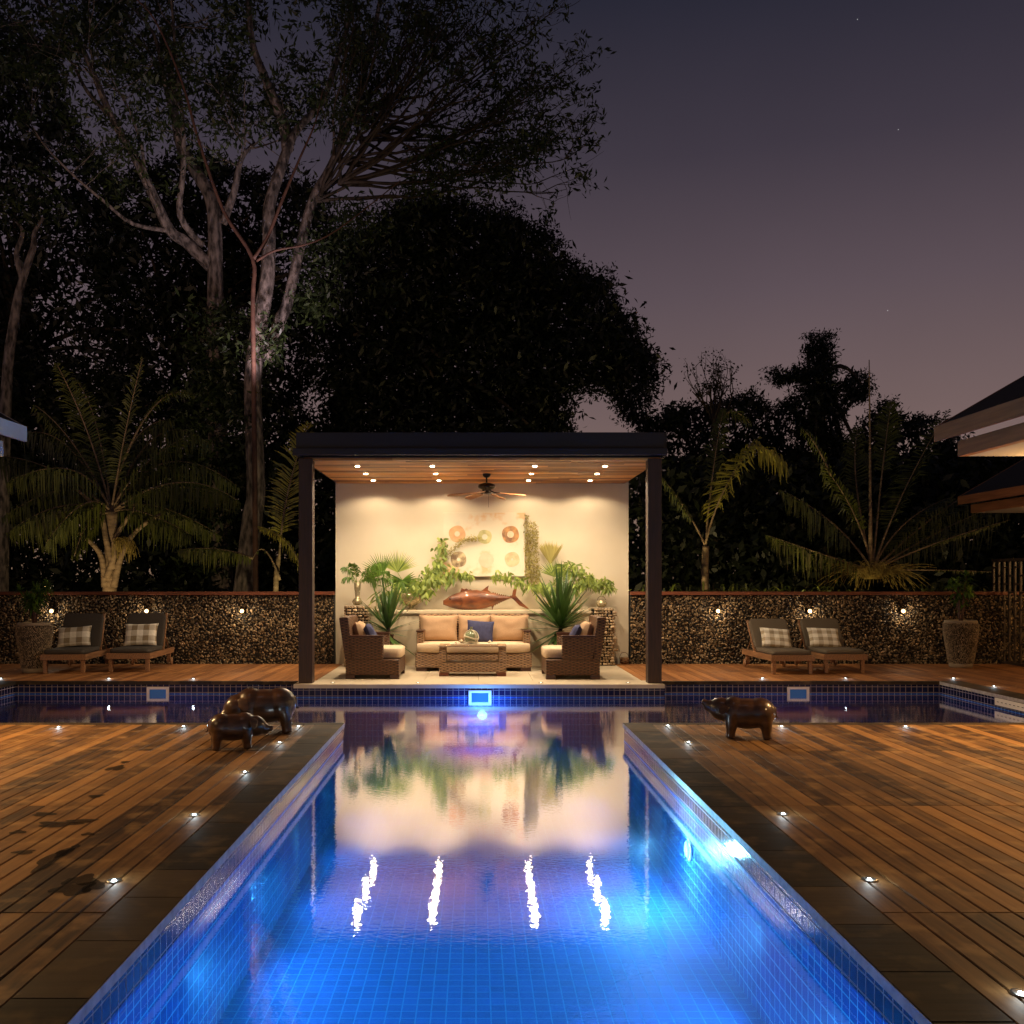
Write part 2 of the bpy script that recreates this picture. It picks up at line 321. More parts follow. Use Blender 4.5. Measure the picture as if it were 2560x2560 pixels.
# ------------------------------------------------------------------ mesh helpers
class MB:
    def __init__(s): s.v = []; s.f = []; s.t = []; s.n = 0; s.sm = []
    def add(s, verts, faces, tone=.5, smooth=False):
        verts = [tuple(v) for v in verts]
        s.v += verts; s.f += [tuple(i + s.n for i in f) for f in faces]
        s.t += [tone] * len(verts); s.n += len(verts); s.sm += [smooth] * len(faces); return s
    def box(s, x0, x1, y0, y1, z0, z1, tone=.5, mat=None):
        vs = [Vector((x, y, z)) for z in (z0, z1) for y in (y0, y1) for x in (x0, x1)]
        if mat is not None: vs = [mat @ v for v in vs]
        return s.add(vs, [(0, 2, 3, 1), (4, 5, 7, 6), (0, 1, 5, 4), (2, 6, 7, 3), (0, 4, 6, 2), (1, 3, 7, 5)], tone)
    def cbox(s, x0, x1, y0, y1, z0, z1, c=.004, tone=.5, mat=None):
        """box with chamfered top edges"""
        vs = []
        for (z, i) in ((z0, 0), (z1 - c, 0), (z1, c)):
            vs += [Vector((x0 + i, y0 + i, z)), Vector((x1 - i, y0 + i, z)), Vector((x1 - i, y1 - i, z)), Vector((x0 + i, y1 - i, z))]
        if mat is not None: vs = [mat @ v for v in vs]
        f = [(3, 2, 1, 0), (8, 9, 10, 11)]
        for k in (0, 4):
            for i in range(4):
                j = (i + 1) % 4; f.append((k + i, k + j, k + 4 + j, k + 4 + i))
        return s.add(vs, f, tone)
    def tube(s, pts, rad, n=8, tone=.5, cap=True):
        pts = [Vector(p) for p in pts]
        if isinstance(rad, (int, float)): rad = [rad] * len(pts)
        vs = []; fs = []; up = Vector((0, 0, 1)); prev = None
        for i, p in enumerate(pts):
            d = (pts[min(i + 1, len(pts) - 1)] - pts[max(i - 1, 0)]).normalized()
            if prev is None:
                a = d.cross(up);
                if a.length < .05: a = d.cross(Vector((1, 0, 0)))
            else: a = prev - d * prev.dot(d)
            a.normalize(); prev = a; b = d.cross(a)
            for k in range(n):
                an = 2 * PI * k / n; vs.append(p + (a * math.cos(an) + b * math.sin(an)) * rad[i])
        for i in range(len(pts) - 1):
            for k in range(n):
                k2 = (k + 1) % n; fs.append((i * n + k, i * n + k2, (i + 1) * n + k2, (i + 1) * n + k))
        if cap: fs.append(tuple(range(n))[::-1]); fs.append(tuple((len(pts) - 1) * n + k for k in range(n)))
        return s.add(vs, fs, tone, True)
    def lathe(s, prof, n=24, c=(0, 0, 0), tone=.5, smooth=True):
        vs = []; fs = []
        for r, z in prof:
            for k in range(n):
                a = 2 * PI * k / n; vs.append((c[0] + r * math.cos(a), c[1] + r * math.sin(a), c[2] + z))
        for i in range(len(prof) - 1):
            for k in range(n):
                k2 = (k + 1) % n; fs.append((i * n + k, i * n + k2, (i + 1) * n + k2, (i + 1) * n + k))
        fs.append(tuple(range(n))[::-1]); fs.append(tuple((len(prof) - 1) * n + k for k in range(n)))
        return s.add(vs, fs, tone, smooth)
    def ell(s, c, r, nu=16, nv=10, e=1.0, mat=None, tone=.5):
        """super-ellipsoid: e=1 ball, e small = rounded box"""
        vs = []; fs = []
        sg = lambda x, p: math.copysign(abs(x) ** p, x)
        for i in range(nv + 1):
            ph = -PI / 2 + PI * i / nv
            for k in range(nu):
                th = 2 * PI * k / nu
                v = Vector((r[0] * sg(math.cos(ph), e) * sg(math.cos(th), e), r[1] * sg(math.cos(ph), e) * sg(math.sin(th), e), r[2] * sg(math.sin(ph), e)))
                v = v + Vector(c)
                if mat is not None: v = mat @ v
                vs.append(v)
        for i in range(nv):
            for k in range(nu):
                k2 = (k + 1) % nu; fs.append((i * nu + k, i * nu + k2, (i + 1) * nu + k2, (i + 1) * nu + k))
        return s.add(vs, fs, tone, True)
    def prism(s, outline, axis, a, b, tone=.5, mat=None):
        """outline = list of 2D points, extruded along axis from a to b (axis 0: (y,z), 1: (x,z), 2: (x,y))"""
        def mk(p, q):
            return Vector((q, p[0], p[1])) if axis == 0 else Vector((p[0], q, p[1])) if axis == 1 else Vector((p[0], p[1], q))
        vs = [mk(p, a) for p in outline] + [mk(p, b) for p in outline]; n = len(outline)
        if mat is not None: vs = [mat @ v for v in vs]
        fs = [tuple(range(n)), tuple(range(2 * n - 1, n - 1, -1))] + [((i + 1) % n, i, n + i, n + (i + 1) % n) for i in range(n)]
        return s.add(vs, fs, tone)
    def build(s, name, mat, parent=None, loc=None, bevel=0, smooth=None, rot=None):
        return raw(name, np.array(s.v, dtype=float).reshape(-1, 3), s.f, mat, parent, loc, np.array(s.t), bevel, s.sm if smooth is None else smooth, rot)

def raw(name, V, F, mat, parent=None, loc=None, tone=None, bevel=0, smooth=False, rot=None, uv=True):
    me = bpy.data.meshes.new(name)
    if isinstance(F, np.ndarray):
        nf, k = F.shape
        me.vertices.add(len(V)); me.vertices.foreach_set('co', np.ascontiguousarray(V, dtype=np.float32).ravel())
        me.loops.add(nf * k); me.loops.foreach_set('vertex_index', F.astype(np.int32).ravel())
        me.polygons.add(nf); me.polygons.foreach_set('loop_start', np.arange(0, nf * k, k, dtype=np.int32))
        me.update(calc_edges=True); uv = False
    else:
        me.from_pydata([tuple(v) for v in V], [], F)
    if tone is not None:
        a = me.attributes.new('tone', 'FLOAT', 'POINT'); a.data.foreach_set('value', np.asarray(tone, dtype=np.float32))
    if uv:
        ul = me.uv_layers.new(name='UVMap'); co = np.zeros(len(me.vertices) * 3); me.vertices.foreach_get('co', co); co = co.reshape(-1, 3)
        UV = np.zeros((len(me.loops), 2))
        for p in me.polygons:
            nx, ny, nz = (abs(c) for c in p.normal)
            ax = (1, 2) if nx >= ny and nx >= nz else (0, 2) if ny >= nz else (0, 1)
            for li in p.loop_indices:
                c = co[me.loops[li].vertex_index]; UV[li] = (c[ax[0]], c[ax[1]])
        ul.data.foreach_set('uv', UV.ravel())
    me.materials.append(mat)
    if isinstance(smooth, list): me.polygons.foreach_set('use_smooth', smooth)
    elif smooth: me.polygons.foreach_set('use_smooth', [True] * len(me.polygons))
    o = bpy.data.objects.new(name, me); COL.objects.link(o)
    if parent is not None: o.parent = parent
    if loc is not None: o.location = loc
    if rot is not None: o.rotation_euler = rot
    if bevel:
        b = o.modifiers.new('bevel', 'BEVEL'); b.width = bevel; b.segments = 2; b.limit_method = 'ANGLE'
    return o
def struct(o, kind='structure'): o['kind'] = kind; return o
def tag(o, label, cat, group=None):
    o['label'] = label; o['category'] = cat
    if group: o['group'] = group
    return o
def thing(name, label, cat, loc=(0, 0, 0), rz=0, group=None):
    o = bpy.data.objects.new(name, None); COL.objects.link(o); o.location = loc; o.rotation_euler = (0, 0, rz)
    o.empty_display_size = .1
    return tag(o, label, cat, group)
def copy_tree(o, label=None, loc=None, rz=None, parent=None):
    c = o.copy(); COL.objects.link(c)
    if parent is not None: c.parent = parent
    if label: c['label'] = label
    if loc is not None: c.location = loc
    if rz is not None: c.rotation_euler = (0, 0, rz)
    for ch in list(o.children): copy_tree(ch, parent=c)
    return c
def pip(x, y, poly):
    """vectorised point in polygon"""
    ins = np.zeros(len(x), bool); n = len(poly); j = n - 1
    for i in range(n):
        xi, yi = poly[i]; xj, yj = poly[j]
        c = ((yi > y) != (yj > y)) & (x < (xj - xi) * (y - yi) / (yj - yi + 1e-9) + xi); ins ^= c; j = i
    return ins

# ------------------------------------------------------------------ setting: ground, pool, decks
LX0, LX1 = -1.40, 1.56           # pool lane
YE = 10.05                       # near end of the cross channel
CX0, CX1, YF = -6.85, 6.90, 14.19
SX0, SX1, YS = -2.63, 2.72, 13.76   # pavilion slab
WZ, FZ = -.19, -.90
YN = .8
def rects(name, rs, z, mat, kind='structure'):
    V = []; F = []
    for x0, x1, y0, y1 in rs:
        k = len(V); V += [(x0, y0, z), (x1, y0, z), (x1, y1, z), (x0, y1, z)]; F.append((k, k + 1, k + 2, k + 3))
    return struct(raw(name, V, F, mat), kind)
B = 900
rects('ground', [(-B, CX0 - .02, -B, B), (CX1 + .02, B, -B, B), (CX0 - .02, CX1 + .02, YF + .02, B), (CX0 - .02, LX0 - .02, -B, YE - .02),
                 (LX1 + .02, CX1 + .02, -B, YE - .02), (LX0 - .02, LX1 + .02, -B, YN - .02)], -.062, M['soil'])
# basin
rects('pool_floor', [(LX0, LX1, YN, YE), (CX0, CX1, YE, YF)], FZ, M['tile_floor'])
wv, wf = [], []
def wall(x0, y0, x1, y1, z0, z1):
    k = len(wv); wv.extend([(x0, y0, z0), (x1, y1, z0), (x1, y1, z1), (x0, y0, z1)]); wf.append((k, k + 1, k + 2, k + 3))
PERIM = [(LX0, YN), (LX1, YN), (LX1, YE), (CX1, YE), (CX1, YF), (SX1, YF), (SX1, YS), (SX0, YS), (SX0, YF), (CX0, YF), (CX0, YE), (LX0, YE)]
def ring_walls(z0, z1):
    wv.clear(); wf.clear()
    for i in range(len(PERIM)):
        a, b = PERIM[i], PERIM[(i + 1) % len(PERIM)]
        wall(a[0], a[1], b[0], b[1], z0, z1)
ring_walls(FZ, WZ + .01); struct(raw('pool_wall', list(wv), list(wf), M['tile']))
ring_walls(WZ + .01, -.05); struct(raw('pool_edge_tiles', list(wv), list(wf), M['tile_dark']))
def inset(o_):
    a = o_; return [(LX0 - a, YN - a), (LX1 + a, YN - a), (LX1 + a, YE - a), (CX1 + a, YE - a), (CX1 + a, YF + a), (SX1 - a, YF + a), (SX1 - a, YS + a), (SX0 + a, YS + a), (SX0 + a, YF + a), (CX0 - a, YF + a), (CX0 - a, YE - a), (LX0 - a, YE - a)]
struct(MB().prism(inset(.012), 2, WZ, FZ - .02).build('pool_water', M['water']))
# coping: cut stones, slightly different lengths and shades
cp = MB(); ed = MB()
def stones_y(x0, x1, y0, y1, lo=.4, hi=.66, edge=None):
    y = y0
    while y < y1 - .02:
        L = min(random.uniform(lo, hi), y1 - y)
        if y1 - (y + L) < .2: L = y1 - y
        cp.cbox(x0, x1, y + .002, y + L - .002, -.05, random.uniform(-.001, .001), .003, tone=random.choice((.05, .1, .2, .3, .75) if random.random() < .8 else (.9,)))
        y += L
def stones_x(x0, x1, y0, y1):
    x = x0
    while x < x1 - .02:
        L = min(random.uniform(.4, .66), x1 - x)
        if x1 - (x + L) < .2: L = x1 - x
        cp.cbox(x + .002, x + L - .002, y0, y1, -.05, random.uniform(-.001, .001), .003, tone=random.choice((.1, .2, .35, .6)))
        x += L
stones_y(LX0 - .27, LX0 + .012, YN, YE - .13); stones_y(LX1 - .012, LX1 + .27, YN, YE - .13)
stones_x(CX0 - .3, LX0 + .012, YE - .13, YE + .012); stones_x(LX1 - .012, CX1 + .3, YE - .13, YE + .012)
stones_y(CX0 - .3, CX0 + .012, YE + .012, YF + .06); stones_y(CX1 - .012, CX1 + .34, YE + .012, YF + .06)
stones_x(CX0 + .012, SX0, YF - .012, YF + .06); stones_x(SX1, CX1 - .012, YF - .012, YF + .06)
stones_x(LX0 - .27, LX1 + .27, YN - .3, YN)
struct(cp.build('coping', M['coping']))
# rough pale edge of the coping facing the water
for (x0, x1, y0, y1) in ((LX0 + .0122, LX0 + .0152, YN, YE), (LX1 - .0152, LX1 - .0122, YN, YE), (CX1 - .0152, CX1 - .0122, YE + .02, YF - .02)):
    ed.box(x0, x1, y0, y1, -.048, -.003)
struct(ed.build('coping_face', M['coping_edge']))
# deck boards
def boards(name, areas, mat, pitch=.120, seams=(), lo=.05, hi=.88):
    mb = MB()
    for (x0, x1, y0, y1) in areas:
        nx = max(1, round((x1 - x0) / pitch)); w = (x1 - x0) / nx
        ys = [y0] + [s for s in sorted(seams) if y0 + .3 < s < y1 - .3] + [y1]
        for a, b in zip(ys[:-1], ys[1:]):
            for i in range(nx):
                t = lo + (hi - lo) * min(1, max(0, random.betavariate(1.1, 1.5)))
                mb.cbox(x0 + i * w + .003, x0 + (i + 1) * w - .003, a + .0015, b - .0015, -.03, random.uniform(-.0015, .0005), .005, tone=t)
    return struct(mb.build(name, mat))
SEAMS = (8.41, 6.36, 4.31, 2.26, .2)
boards('deck', [(-11.0, LX0 - .27, -2.5, YE - .13), (LX1 + .27, 11.5, -2.5, YE - .13)], M['deck'], seams=SEAMS)
boards('terrace_deck', [(-12.5, CX0 - .3, YE - .13, 17.15), (CX0 - .3, -2.40, YF + .06, 17.15), (2.49, CX1 + .34, YF + .06, 17.15),
                        (CX1 + .34, 9.6, YE - .13, 17.15)], M['far_deck'], seams=(15.6, 13.2, 11.4), lo=.15, hi=.95)
# wet footprints and puddle on the left deck
wet = MB()
for (px, py, sx, sy) in ((145, 2060, .26, .07), (205, 2052, .18, .05), (129, 2148, .10, .20), (160, 2130, .07, .10), (202, 2200, .16, .08), (185, 2222, .20, .09), (235, 2215, .10, .08),
                         (290, 1920, .14, .10), (240, 1990, .10, .05), (60, 2130, .12, .04), (110, 2035, .15, .05), (45, 2080, .10, .04), (220, 2085, .08, .03), (312, 1905, .07, .05), (190, 2115, .05, .03)):
    c = G(px, py, .0025); ph = random.uniform(0, 6); n = 30; vs = []
    for k in range(n):
        a = 2 * PI * k / n; rr = .8 + .16 * math.sin(3 * a + ph) + .10 * math.sin(5 * a + 2 * ph)
        vs.append((c.x + sx * .6 * rr * math.cos(a), c.y + sy * 1.3 * rr * math.sin(a), .0025))
    wet.add(vs, [tuple(range(n))])
wm, wt, wb = nodes('wet_wood'); wb.inputs['Base Color'].default_value = (.006, .003, .002, 1); wb.inputs['Roughness'].default_value = .35; wtr = N(wt, 'ShaderNodeBsdfTransparent'); wmx = N(wt, 'ShaderNodeMixShader'); wmx.inputs[0].default_value = .62; wo = [n for n in wt.nodes if n.type == 'OUTPUT_MATERIAL'][0]; wt.links.new(wtr.outputs[0], wmx.inputs[1]); wt.links.new(wb.outputs[0], wmx.inputs[2]); wt.links.new(wmx.outputs[0], wo.inputs[0])
struct(wet.build('wet_patches', wm), 'stuff')['label'] = 'dark wet splashes on the left deck boards'

# ------------------------------------------------------------------ pavilion
pav = thing('pavilion', 'open poolside pavilion with dark flat roof, two posts and lit cream back wall', 'pavilion', (0, 0, 0))
YB = 17.30
s = MB(); s.cbox(SX0, SX1, YS - .015, 14.28, -.055, .003, .004)
s.build('front_step', M['travertine'], pav)
s = MB()
xs = [-2.39, -1.58, -.77, .04, .85, 1.66, 2.48]
for i in range(6):
    for j in range(4):
        a = 14.283 + j * .755; s.cbox(xs[i] + .002, xs[i + 1] - .002, a, a + .752, -.03, .002, .0015)
s.build('stone_floor', M['travertine'], pav)
for x0, x1, nm in ((-2.578, -2.378, 'a'), (2.50, 2.70, 'b')):
    MB().box(x0, x1, 13.86, 14.06, .003, 3.275).build('post', M['post'], pav, bevel=.006)
MB().box(-2.547, 2.767, YB, YB + .2, -.05, 3.40).build('back_wall', M['plaster'], pav)
rf = MB().box(-2.53, 2.70, 13.86, 17.75, 3.31, 3.62).build('roof', M['fascia'], pav)
MB().box(-2.60, 2.72, 13.78, 13.855, 3.31, 3.64).build('fascia', M['fascia'], rf, bevel=.004)
MB().box(-2.637, 2.75, 13.70, 13.777, 3.304, 3.40).build('gutter', M['fascia'], rf, bevel=.006)
MB().box(-2.60, -2.533, 13.858, 17.8, 3.30, 3.64).build('fascia', M['fascia'], rf)
MB().box(2.703, 2.77, 13.858, 17.8, 3.30, 3.64).build('fascia', M['fascia'], rf)
MB().box(-2.53, 2.70, 13.862, 17.28, CEIL_Z + .012, CEIL_Z + .02).build('ceiling_backing', M['dark'], pav)
s = MB(); y = 13.90; k = 0
while y < YB - .04:
    x = -2.51 + random.uniform(-.9, 0)
    while x < 2.69:
        L = random.uniform(1.4, 2.6); s.box(max(x, -2.51), min(x + L, 2.69), y, y + .125, CEIL_Z - .022 + random.uniform(-.002, .002), CEIL_Z + .010, tone=random.random()); x += L + .002
    y += .148
s.build('ceiling_slats', M['slat'], pav)
ledge = MB().box(-1.98, 2.0, 16.78, YB - .002, .003, .915).build('ledge', M['ledge'], pav)
MB().box(-2.0, 2.02, 16.73, YB - .004, .917, .975).build('ledge_top', M['ledge'], ledge, bevel=.008)

# recessed ceiling lights
grp = 'recessed lights in the pavilion ceiling'
def make_downlight():
    t = thing('ceiling_light', 'x', 'ceiling light', (0, 0, CEIL_Z - .014), 0, grp)
    MB().lathe([(.052, 0), (.058, -.004), (.058, -.010), (.044, -.012)], 20).build('trim_ring', M['steel'], t)
    MB().lathe([(.0, -.0125), (.033, -.0135), (.033, -.016), (.0, -.017)], 20).build('lens', M['lamp_on'], t)
    return t
proto = make_downlight(); first = True
rn = ['front', 'middle', 'back']; cn = ['leftmost', 'second from the left', 'third from the left', 'rightmost']
for i, y in enumerate(LIGHT_ROWS):
    for j, x in enumerate(LIGHT_COLS):
        x_ = x + (.0, .01, .02)[i]
        lb = 'round recessed ceiling light in the %s row, %s of the four' % (rn[i], cn[j])
        if first: proto['label'] = lb; proto.location = (x_, y, CEIL_Z - .014); first = False
        else: copy_tree(proto, lb, (x_, y, CEIL_Z - .014))
        lamp('SPOT', (x_, y, CEIL_Z - .05), E_DOWN * (1.4, 1.0, .42)[i], WARM, .035, target=(x_, y, 0), angle=150, blend=.35)

# ceiling fan
fan = thing('ceiling_fan', 'dark bronze ceiling fan with long wooden blades hanging in the pavilion', 'ceiling fan', (.175, 15.7, 0))
MB().lathe([(.07, 3.262), (.065, 3.22), (.035, 3.19), (.0, 3.19)][::-1], 20).build('canopy_mount', M['black_metal'], fan)
MB().tube([(0, 0, 3.20), (0, 0, 3.10)], .014, 10).build('rod', M['black_metal'], fan)
MB().lathe([(.02, 3.11), (.07, 3.10), (.135, 3.075), (.15, 3.045), (.135, 3.015), (.08, 2.995), (.06, 2.96), (.075, 2.945), (.05, 2.925), (.0, 2.92)][::-1], 28).build('motor', M['black_metal'], fan)
for a in (-8, 64, 120, 187, 250):
    mt = Matrix.Rotation(R(a), 4, 'Z')
    ir = MB().tube([mt @ Vector((.06, 0, 2.975)), mt @ Vector((.13, 0, 2.945)), mt @ Vector((.22, 0, 2.94))], .012, 6)
    b = MB(); out_ = [(.16, -.03), (.22, -.055), (.58, -.07), (.64, -.05), (.65, 0), (.64, .05), (.58, .07), (.22, .055), (.16, .03)]
    vs = [];
    for zz in (0, .008):
        for (x, y) in out_: vs.append(mt @ Vector((x, y, 2.935 + zz - .05 * x * x / .4 + y * .18)))
    n = len(out_); fs = [tuple(range(n))[::-1], tuple(range(n, 2 * n))] + [(i, (i + 1) % n, n + (i + 1) % n, n + i) for i in range(n)]
    b.add(vs, fs)
    bo = b.build('blade', M['eave'], fan); ir.build('blade_bracket', M['black_metal'], bo)
MB().tube([(.03, -.02, 2.94), (.03, -.02, 2.70)], .0022, 5).build('pull_cord', M['black_metal'], fan)

# painting: canvas with soft blotches and six rings
pt = thing('painting', 'large pale abstract painting with two rows of coloured rings on back wall', 'painting', (0, 0, 0))
m, t, b = nodes('painted_canvas')
n = N(t, 'ShaderNodeTexNoise'); n.inputs['Scale'].default_value = 2.6; n.inputs['Detail'].default_value = 5; t.links.new(coords(t, 'Object'), n.inputs['Vector'])
rp = N(t, 'ShaderNodeValToRGB'); t.links.new(n.outputs[0], rp.inputs[0]); e = rp.color_ramp.elements
e[0].position = .36; e[0].color = (.56, .55, .43, 1); e[1].position = .66; e[1].color = (.62, .40, .22, 1)
for p_, c_ in ((.44, (.66, .59, .45, 1)), (.58, (.65, .57, .43, 1)), (.63, (.64, .48, .31, 1))):
    k = e.new(p_); k.color = c_
t.links.new(rp.outputs[0], b.inputs['Base Color']); b.inputs['Roughness'].default_value = .8
a0 = P(1108, 1282, 17.24); a1 = P(1312, 1441, 17.24)
MB().box(a0.x, a1.x, 17.20, 17.285, a1.z, a0.z).build('canvas', m, pt, bevel=.004)
def ringmat(nm, c1, c2):
    k = (.62, .55, .42); c1 = tuple(a * .88 + b * .12 for a, b in zip(c1, k)); c2 = tuple(a * .88 + b * .12 for a, b in zip(c2, k))
    return noisy(nm, c1, c2, scale=9, rough=.85, bs=.1, contrast=.12)
for (cx, cy_, r0, r1, c1, c2) in ((380, 1055, .15, .048, (.52, .27, .11), (.66, .38, .18)), (797, 1100, .128, .05, (.34, .33, .12), (.55, .50, .22)),
                                (1185, 1063, .155, .062, (.16, .06, .02), (.52, .24, .07)), (400, 1440, .145, .03, (.12, .06, .02), (.62, .48, .26)),
                                (818, 1450, .135, .0, (.44, .44, .30), (.52, .50, .36)), (1210, 1440, .135, .02, (.56, .34, .18), (.68, .48, .28))):
    c = P(1080 + cx * .1656, 1160 + cy_ * .1656, 17.2)
    rg = MB(); vs = []; fs = []; nn = 40
    for k in range(nn):
        a = 2 * PI * k / nn; j = 1 + .03 * math.sin(4 * a + cx)
        vs += [(c.x + r0 * j * math.cos(a), 17.196, c.z + r0 * j * math.sin(a)), (c.x + max(r1, .004) * math.cos(a), 17.196, c.z + max(r1, .004) * math.sin(a))]
    for k in range(nn):
        k2 = (k + 1) % nn; fs.append((2 * k, 2 * k2, 2 * k2 + 1, 2 * k + 1))
    rg.add(vs, fs).build('painted_ring', ringmat('ring_paint', c1, c2), pt)

# ------------------------------------------------------------------ furniture
def pillow_mesh(w, h, t, nu=18, nv=18, puck=.07, seed=0):
    """square pillow in the XZ plane, thickness along Y, pinched corners"""
    vs = []; fs = []
    for sgn in (-1, 1):
        for i in range(nv + 1):
            for j in range(nu + 1):
                u = -1 + 2 * j / nu; v = -1 + 2 * i / nv
                d = max(0, (1 - u ** 4)) ** .5 * max(0, (1 - v ** 4)) ** .5
                px = 1 - puck * (1 - u * u) * 0 - puck * (1 - abs(v) ** 2) * abs(u) ** 3
                pz = 1 - puck * (1 - abs(u) ** 2) * abs(v) ** 3
                w_ = mnoise.noise(Vector((u * 2 + seed, v * 2, sgn))) * .16
                vs.append((u * w / 2 * px, sgn * t / 2 * d * (1 + w_) , v * h / 2 * pz))
        o = 0 if sgn == -1 else (nu + 1) * (nv + 1)
        for i in range(nv):
            for j in range(nu):
                a = o + i * (nu + 1) + j; q = (a, a + 1, a + nu + 2, a + nu + 1)
                fs.append(q if sgn == -1 else q[::-1])
    return vs, fs
def pillow(name, w, h, t, mat, loc, rot, label=None, cat='pillow', parent=None, group=None, seed=0):
    vs, fs = pillow_mesh(w, h, t, seed=seed)
    o = MB().add(vs, fs, smooth=True).build(name, mat, parent, loc, rot=rot)
    if label: tag(o, label, cat, group)
    return o

def make_armchair():
    """faces +X; origin on the floor under its middle"""
    t = thing('armchair', 'x', 'armchair', group='wicker armchairs')
    MB().box(-.40, .415, -.50, .50, .065, .30).build('base', M['wicker_dark'], t, bevel=.012)
    for s_ in (-1, 1):
        y0, y1 = (s_ * .5, s_ * .385) if s_ < 0 else (.385, .5)
        a = MB().box(-.33, .17, min(y0, y1), max(y0, y1), .302, .640).build('arm', M['wicker_dark'], t, bevel=.012)
        MB().box(-.335, .18, min(y0, y1) - .01, max(y0, y1) + .01, .642, .665).build('arm_cap', M['dark_wood'], a, bevel=.004)
    MB().prism([(-.41, .30), (-.28, .30), (-.36, .93), (-.385, .945), (-.49, .935), (-.50, .92)], 1, -.5, .5).build('backrest', M['wicker_dark'], t, bevel=.012)
    MB().ell((.085, 0, .385), (.355, .375, .085), 32, 12, .28).build('seat_cushion', M['seat_fabric'], t)
    for sx in (-.33, .345):
        for sy in (-.43, .43):
            MB().box(sx - .07, sx + .07, sy - .068, sy + .068, .003, .064).build('foot', M['dark_wood'], t)
    return t
ac = make_armchair(); ac['label'] = 'dark wicker armchair left of the sofa, facing right, with tan seat cushion'
ac.location = (-1.572, 14.98, 0); ac.rotation_euler = (0, 0, R(-1))
copy_tree(ac, 'dark wicker armchair right of the sofa, facing left, with tan seat cushion', (1.475, 14.93, 0), R(180))
pg = 'cushions on the pavilion seats'
pillow('cushion', .56, .44, .20, M['cushion'], (-1.80, 15.0, .645), (R(12), R(0), R(90)), 'tan cushion against the back of the left armchair', 'cushion', group=pg, seed=1).rotation_euler = Euler((R(-17), 0, R(90)))
pillow('cushion', .44, .40, .15, M['navy'], (-1.635, 14.94, .635), (0, 0, 0), 'navy blue cushion leaning in the left armchair', 'cushion', group=pg, seed=2).rotation_euler = Euler((R(-24), 0, R(94)))
pillow('cushion', .56, .44, .20, M['cushion'], (1.70, 14.95, .645), (0, 0, 0), 'tan cushion against the back of the right armchair', 'cushion', group=pg, seed=3).rotation_euler = Euler((R(-17), 0, R(-90)))
pillow('cushion', .44, .40, .15, M['navy'], (1.53, 14.88, .63), (0, 0, 0), 'navy blue cushion leaning in the right armchair', 'cushion', group=pg, seed=4).rotation_euler = Euler((R(-26), 0, R(-96)))

sofa = thing('sofa', 'three seat wicker sofa with tan cushions against the cream ledge', 'sofa', (-.04, 15.7, 0))
MB().box(-.96, .96, 0, .92, .065, .305).build('base', M['wicker'], sofa, bevel=.012)
for s_ in (-1, 1):
    x0, x1 = (-.945, -.835) if s_ < 0 else (.835, .945)
    a = MB().box(x0, x1, .12, .80, .307, .645).build('arm', M['wicker'], sofa, bevel=.012)
    MB().box(x0 - .01, x1 + .01, .11, .80, .647, .668).build('arm_cap', M['dark_wood'], a, bevel=.004)
MB().prism([(.72, .307), (.88, .307), (.96, .90), (.95, .925), (.86, .925), (.85, .90)], 0, -.945, .945).build('backrest', M['wicker'], sofa, bevel=.012)
MB().ell((0, .34, .385), (.945, .36, .078), 48, 12, .2).build('seat_cushion', M['seat_fabric'], sofa)
for x, w, sd in ((-.60, .66, 5), (0.01, .56, 6), (.62, .66, 7)):
    o = pillow('back_cushion', w, .46, .22, M['cushion'], (x, .66 if x < -.1 or x > .1 else .70, .68), (0, 0, 0), parent=sofa, seed=sd)
    o.rotation_euler = Euler((R(-10), 0, 0))
for sx in (-.86, .86):
    for sy in (.08, .84): MB().box(sx - .085, sx + .085, sy - .068, sy + .068, .003, .064).build('foot', M['dark_wood'], sofa)
MB().box(-.70, .70, .30, .34, .02, .064).build('stretcher', M['eave'], sofa)
o = pillow('cushion', .46, .38, .13, M['navy'], (.07, 16.14, .635), (0, 0, 0), 'square navy blue cushion in the middle of the sofa', 'cushion', group=pg, seed=8)
o.rotation_euler = Euler((R(-15), R(4), 0))

ct = thing('coffee_table', 'low wicker coffee table with open middle in front of sofa', 'coffee table', (-.053, 14.9, 0))
MB().box(-.525, .525, 0, .50, .060, .215).build('lower_shelf', M['wicker'], ct, bevel=.01)
for x0, x1 in ((-.525, -.415), (.415, .525)):
    MB().box(x0, x1, .0, .50, .217, .455).build('side_panel', M['wicker'], ct, bevel=.01)
gm = noisy('table_top_frame', (.30, .20, .12), (.42, .29, .18), scale=8, rough=.2, bs=0)
MB().box(-.53, .53, -.005, .505, .457, .480).build('tabletop', gm, ct, bevel=.004)
for sx in (-.45, .45):
    for sy in (.06, .44): MB().box(sx - .075, sx + .075, sy - .055, sy + .055, .003, .059).build('foot', M['cap'], ct)
tr = tag(MB().prism([(-.36, .4815), (.36, .4815), (.375, .50), (-.375, .50)], 1, 15.0, 15.28).build('tray', M['shell'], loc=(-.04, 0, 0), bevel=.004), 'shallow pale wooden tray on top of the coffee table', 'tray')
fl = thing('glass_float', 'round green glass float bottle wrapped in thick pale rope on tray', 'bottle', (-.075, 15.14, .5005))
MB().lathe([(.05, 0), (.085, .02), (.105, .07), (.105, .12), (.08, .165), (.035, .19), (.022, .205), (.022, .255), (.028, .262), (.0, .264)], 24).build('bottle', M['green_glass'], fl)
rp_ = MB()
for ph, tl in ((0, 25), (70, -30), (130, 40)):
    pts = []
    for k in range(25):
        a = 2 * PI * k / 24; v = Vector((.112 * math.cos(a), .112 * math.sin(a), 0)); v.rotate(Euler((R(tl + 45), 0, R(ph)))); pts.append(v + Vector((0, 0, .10)))
    rp_.tube(pts, .012, 6, cap=False)
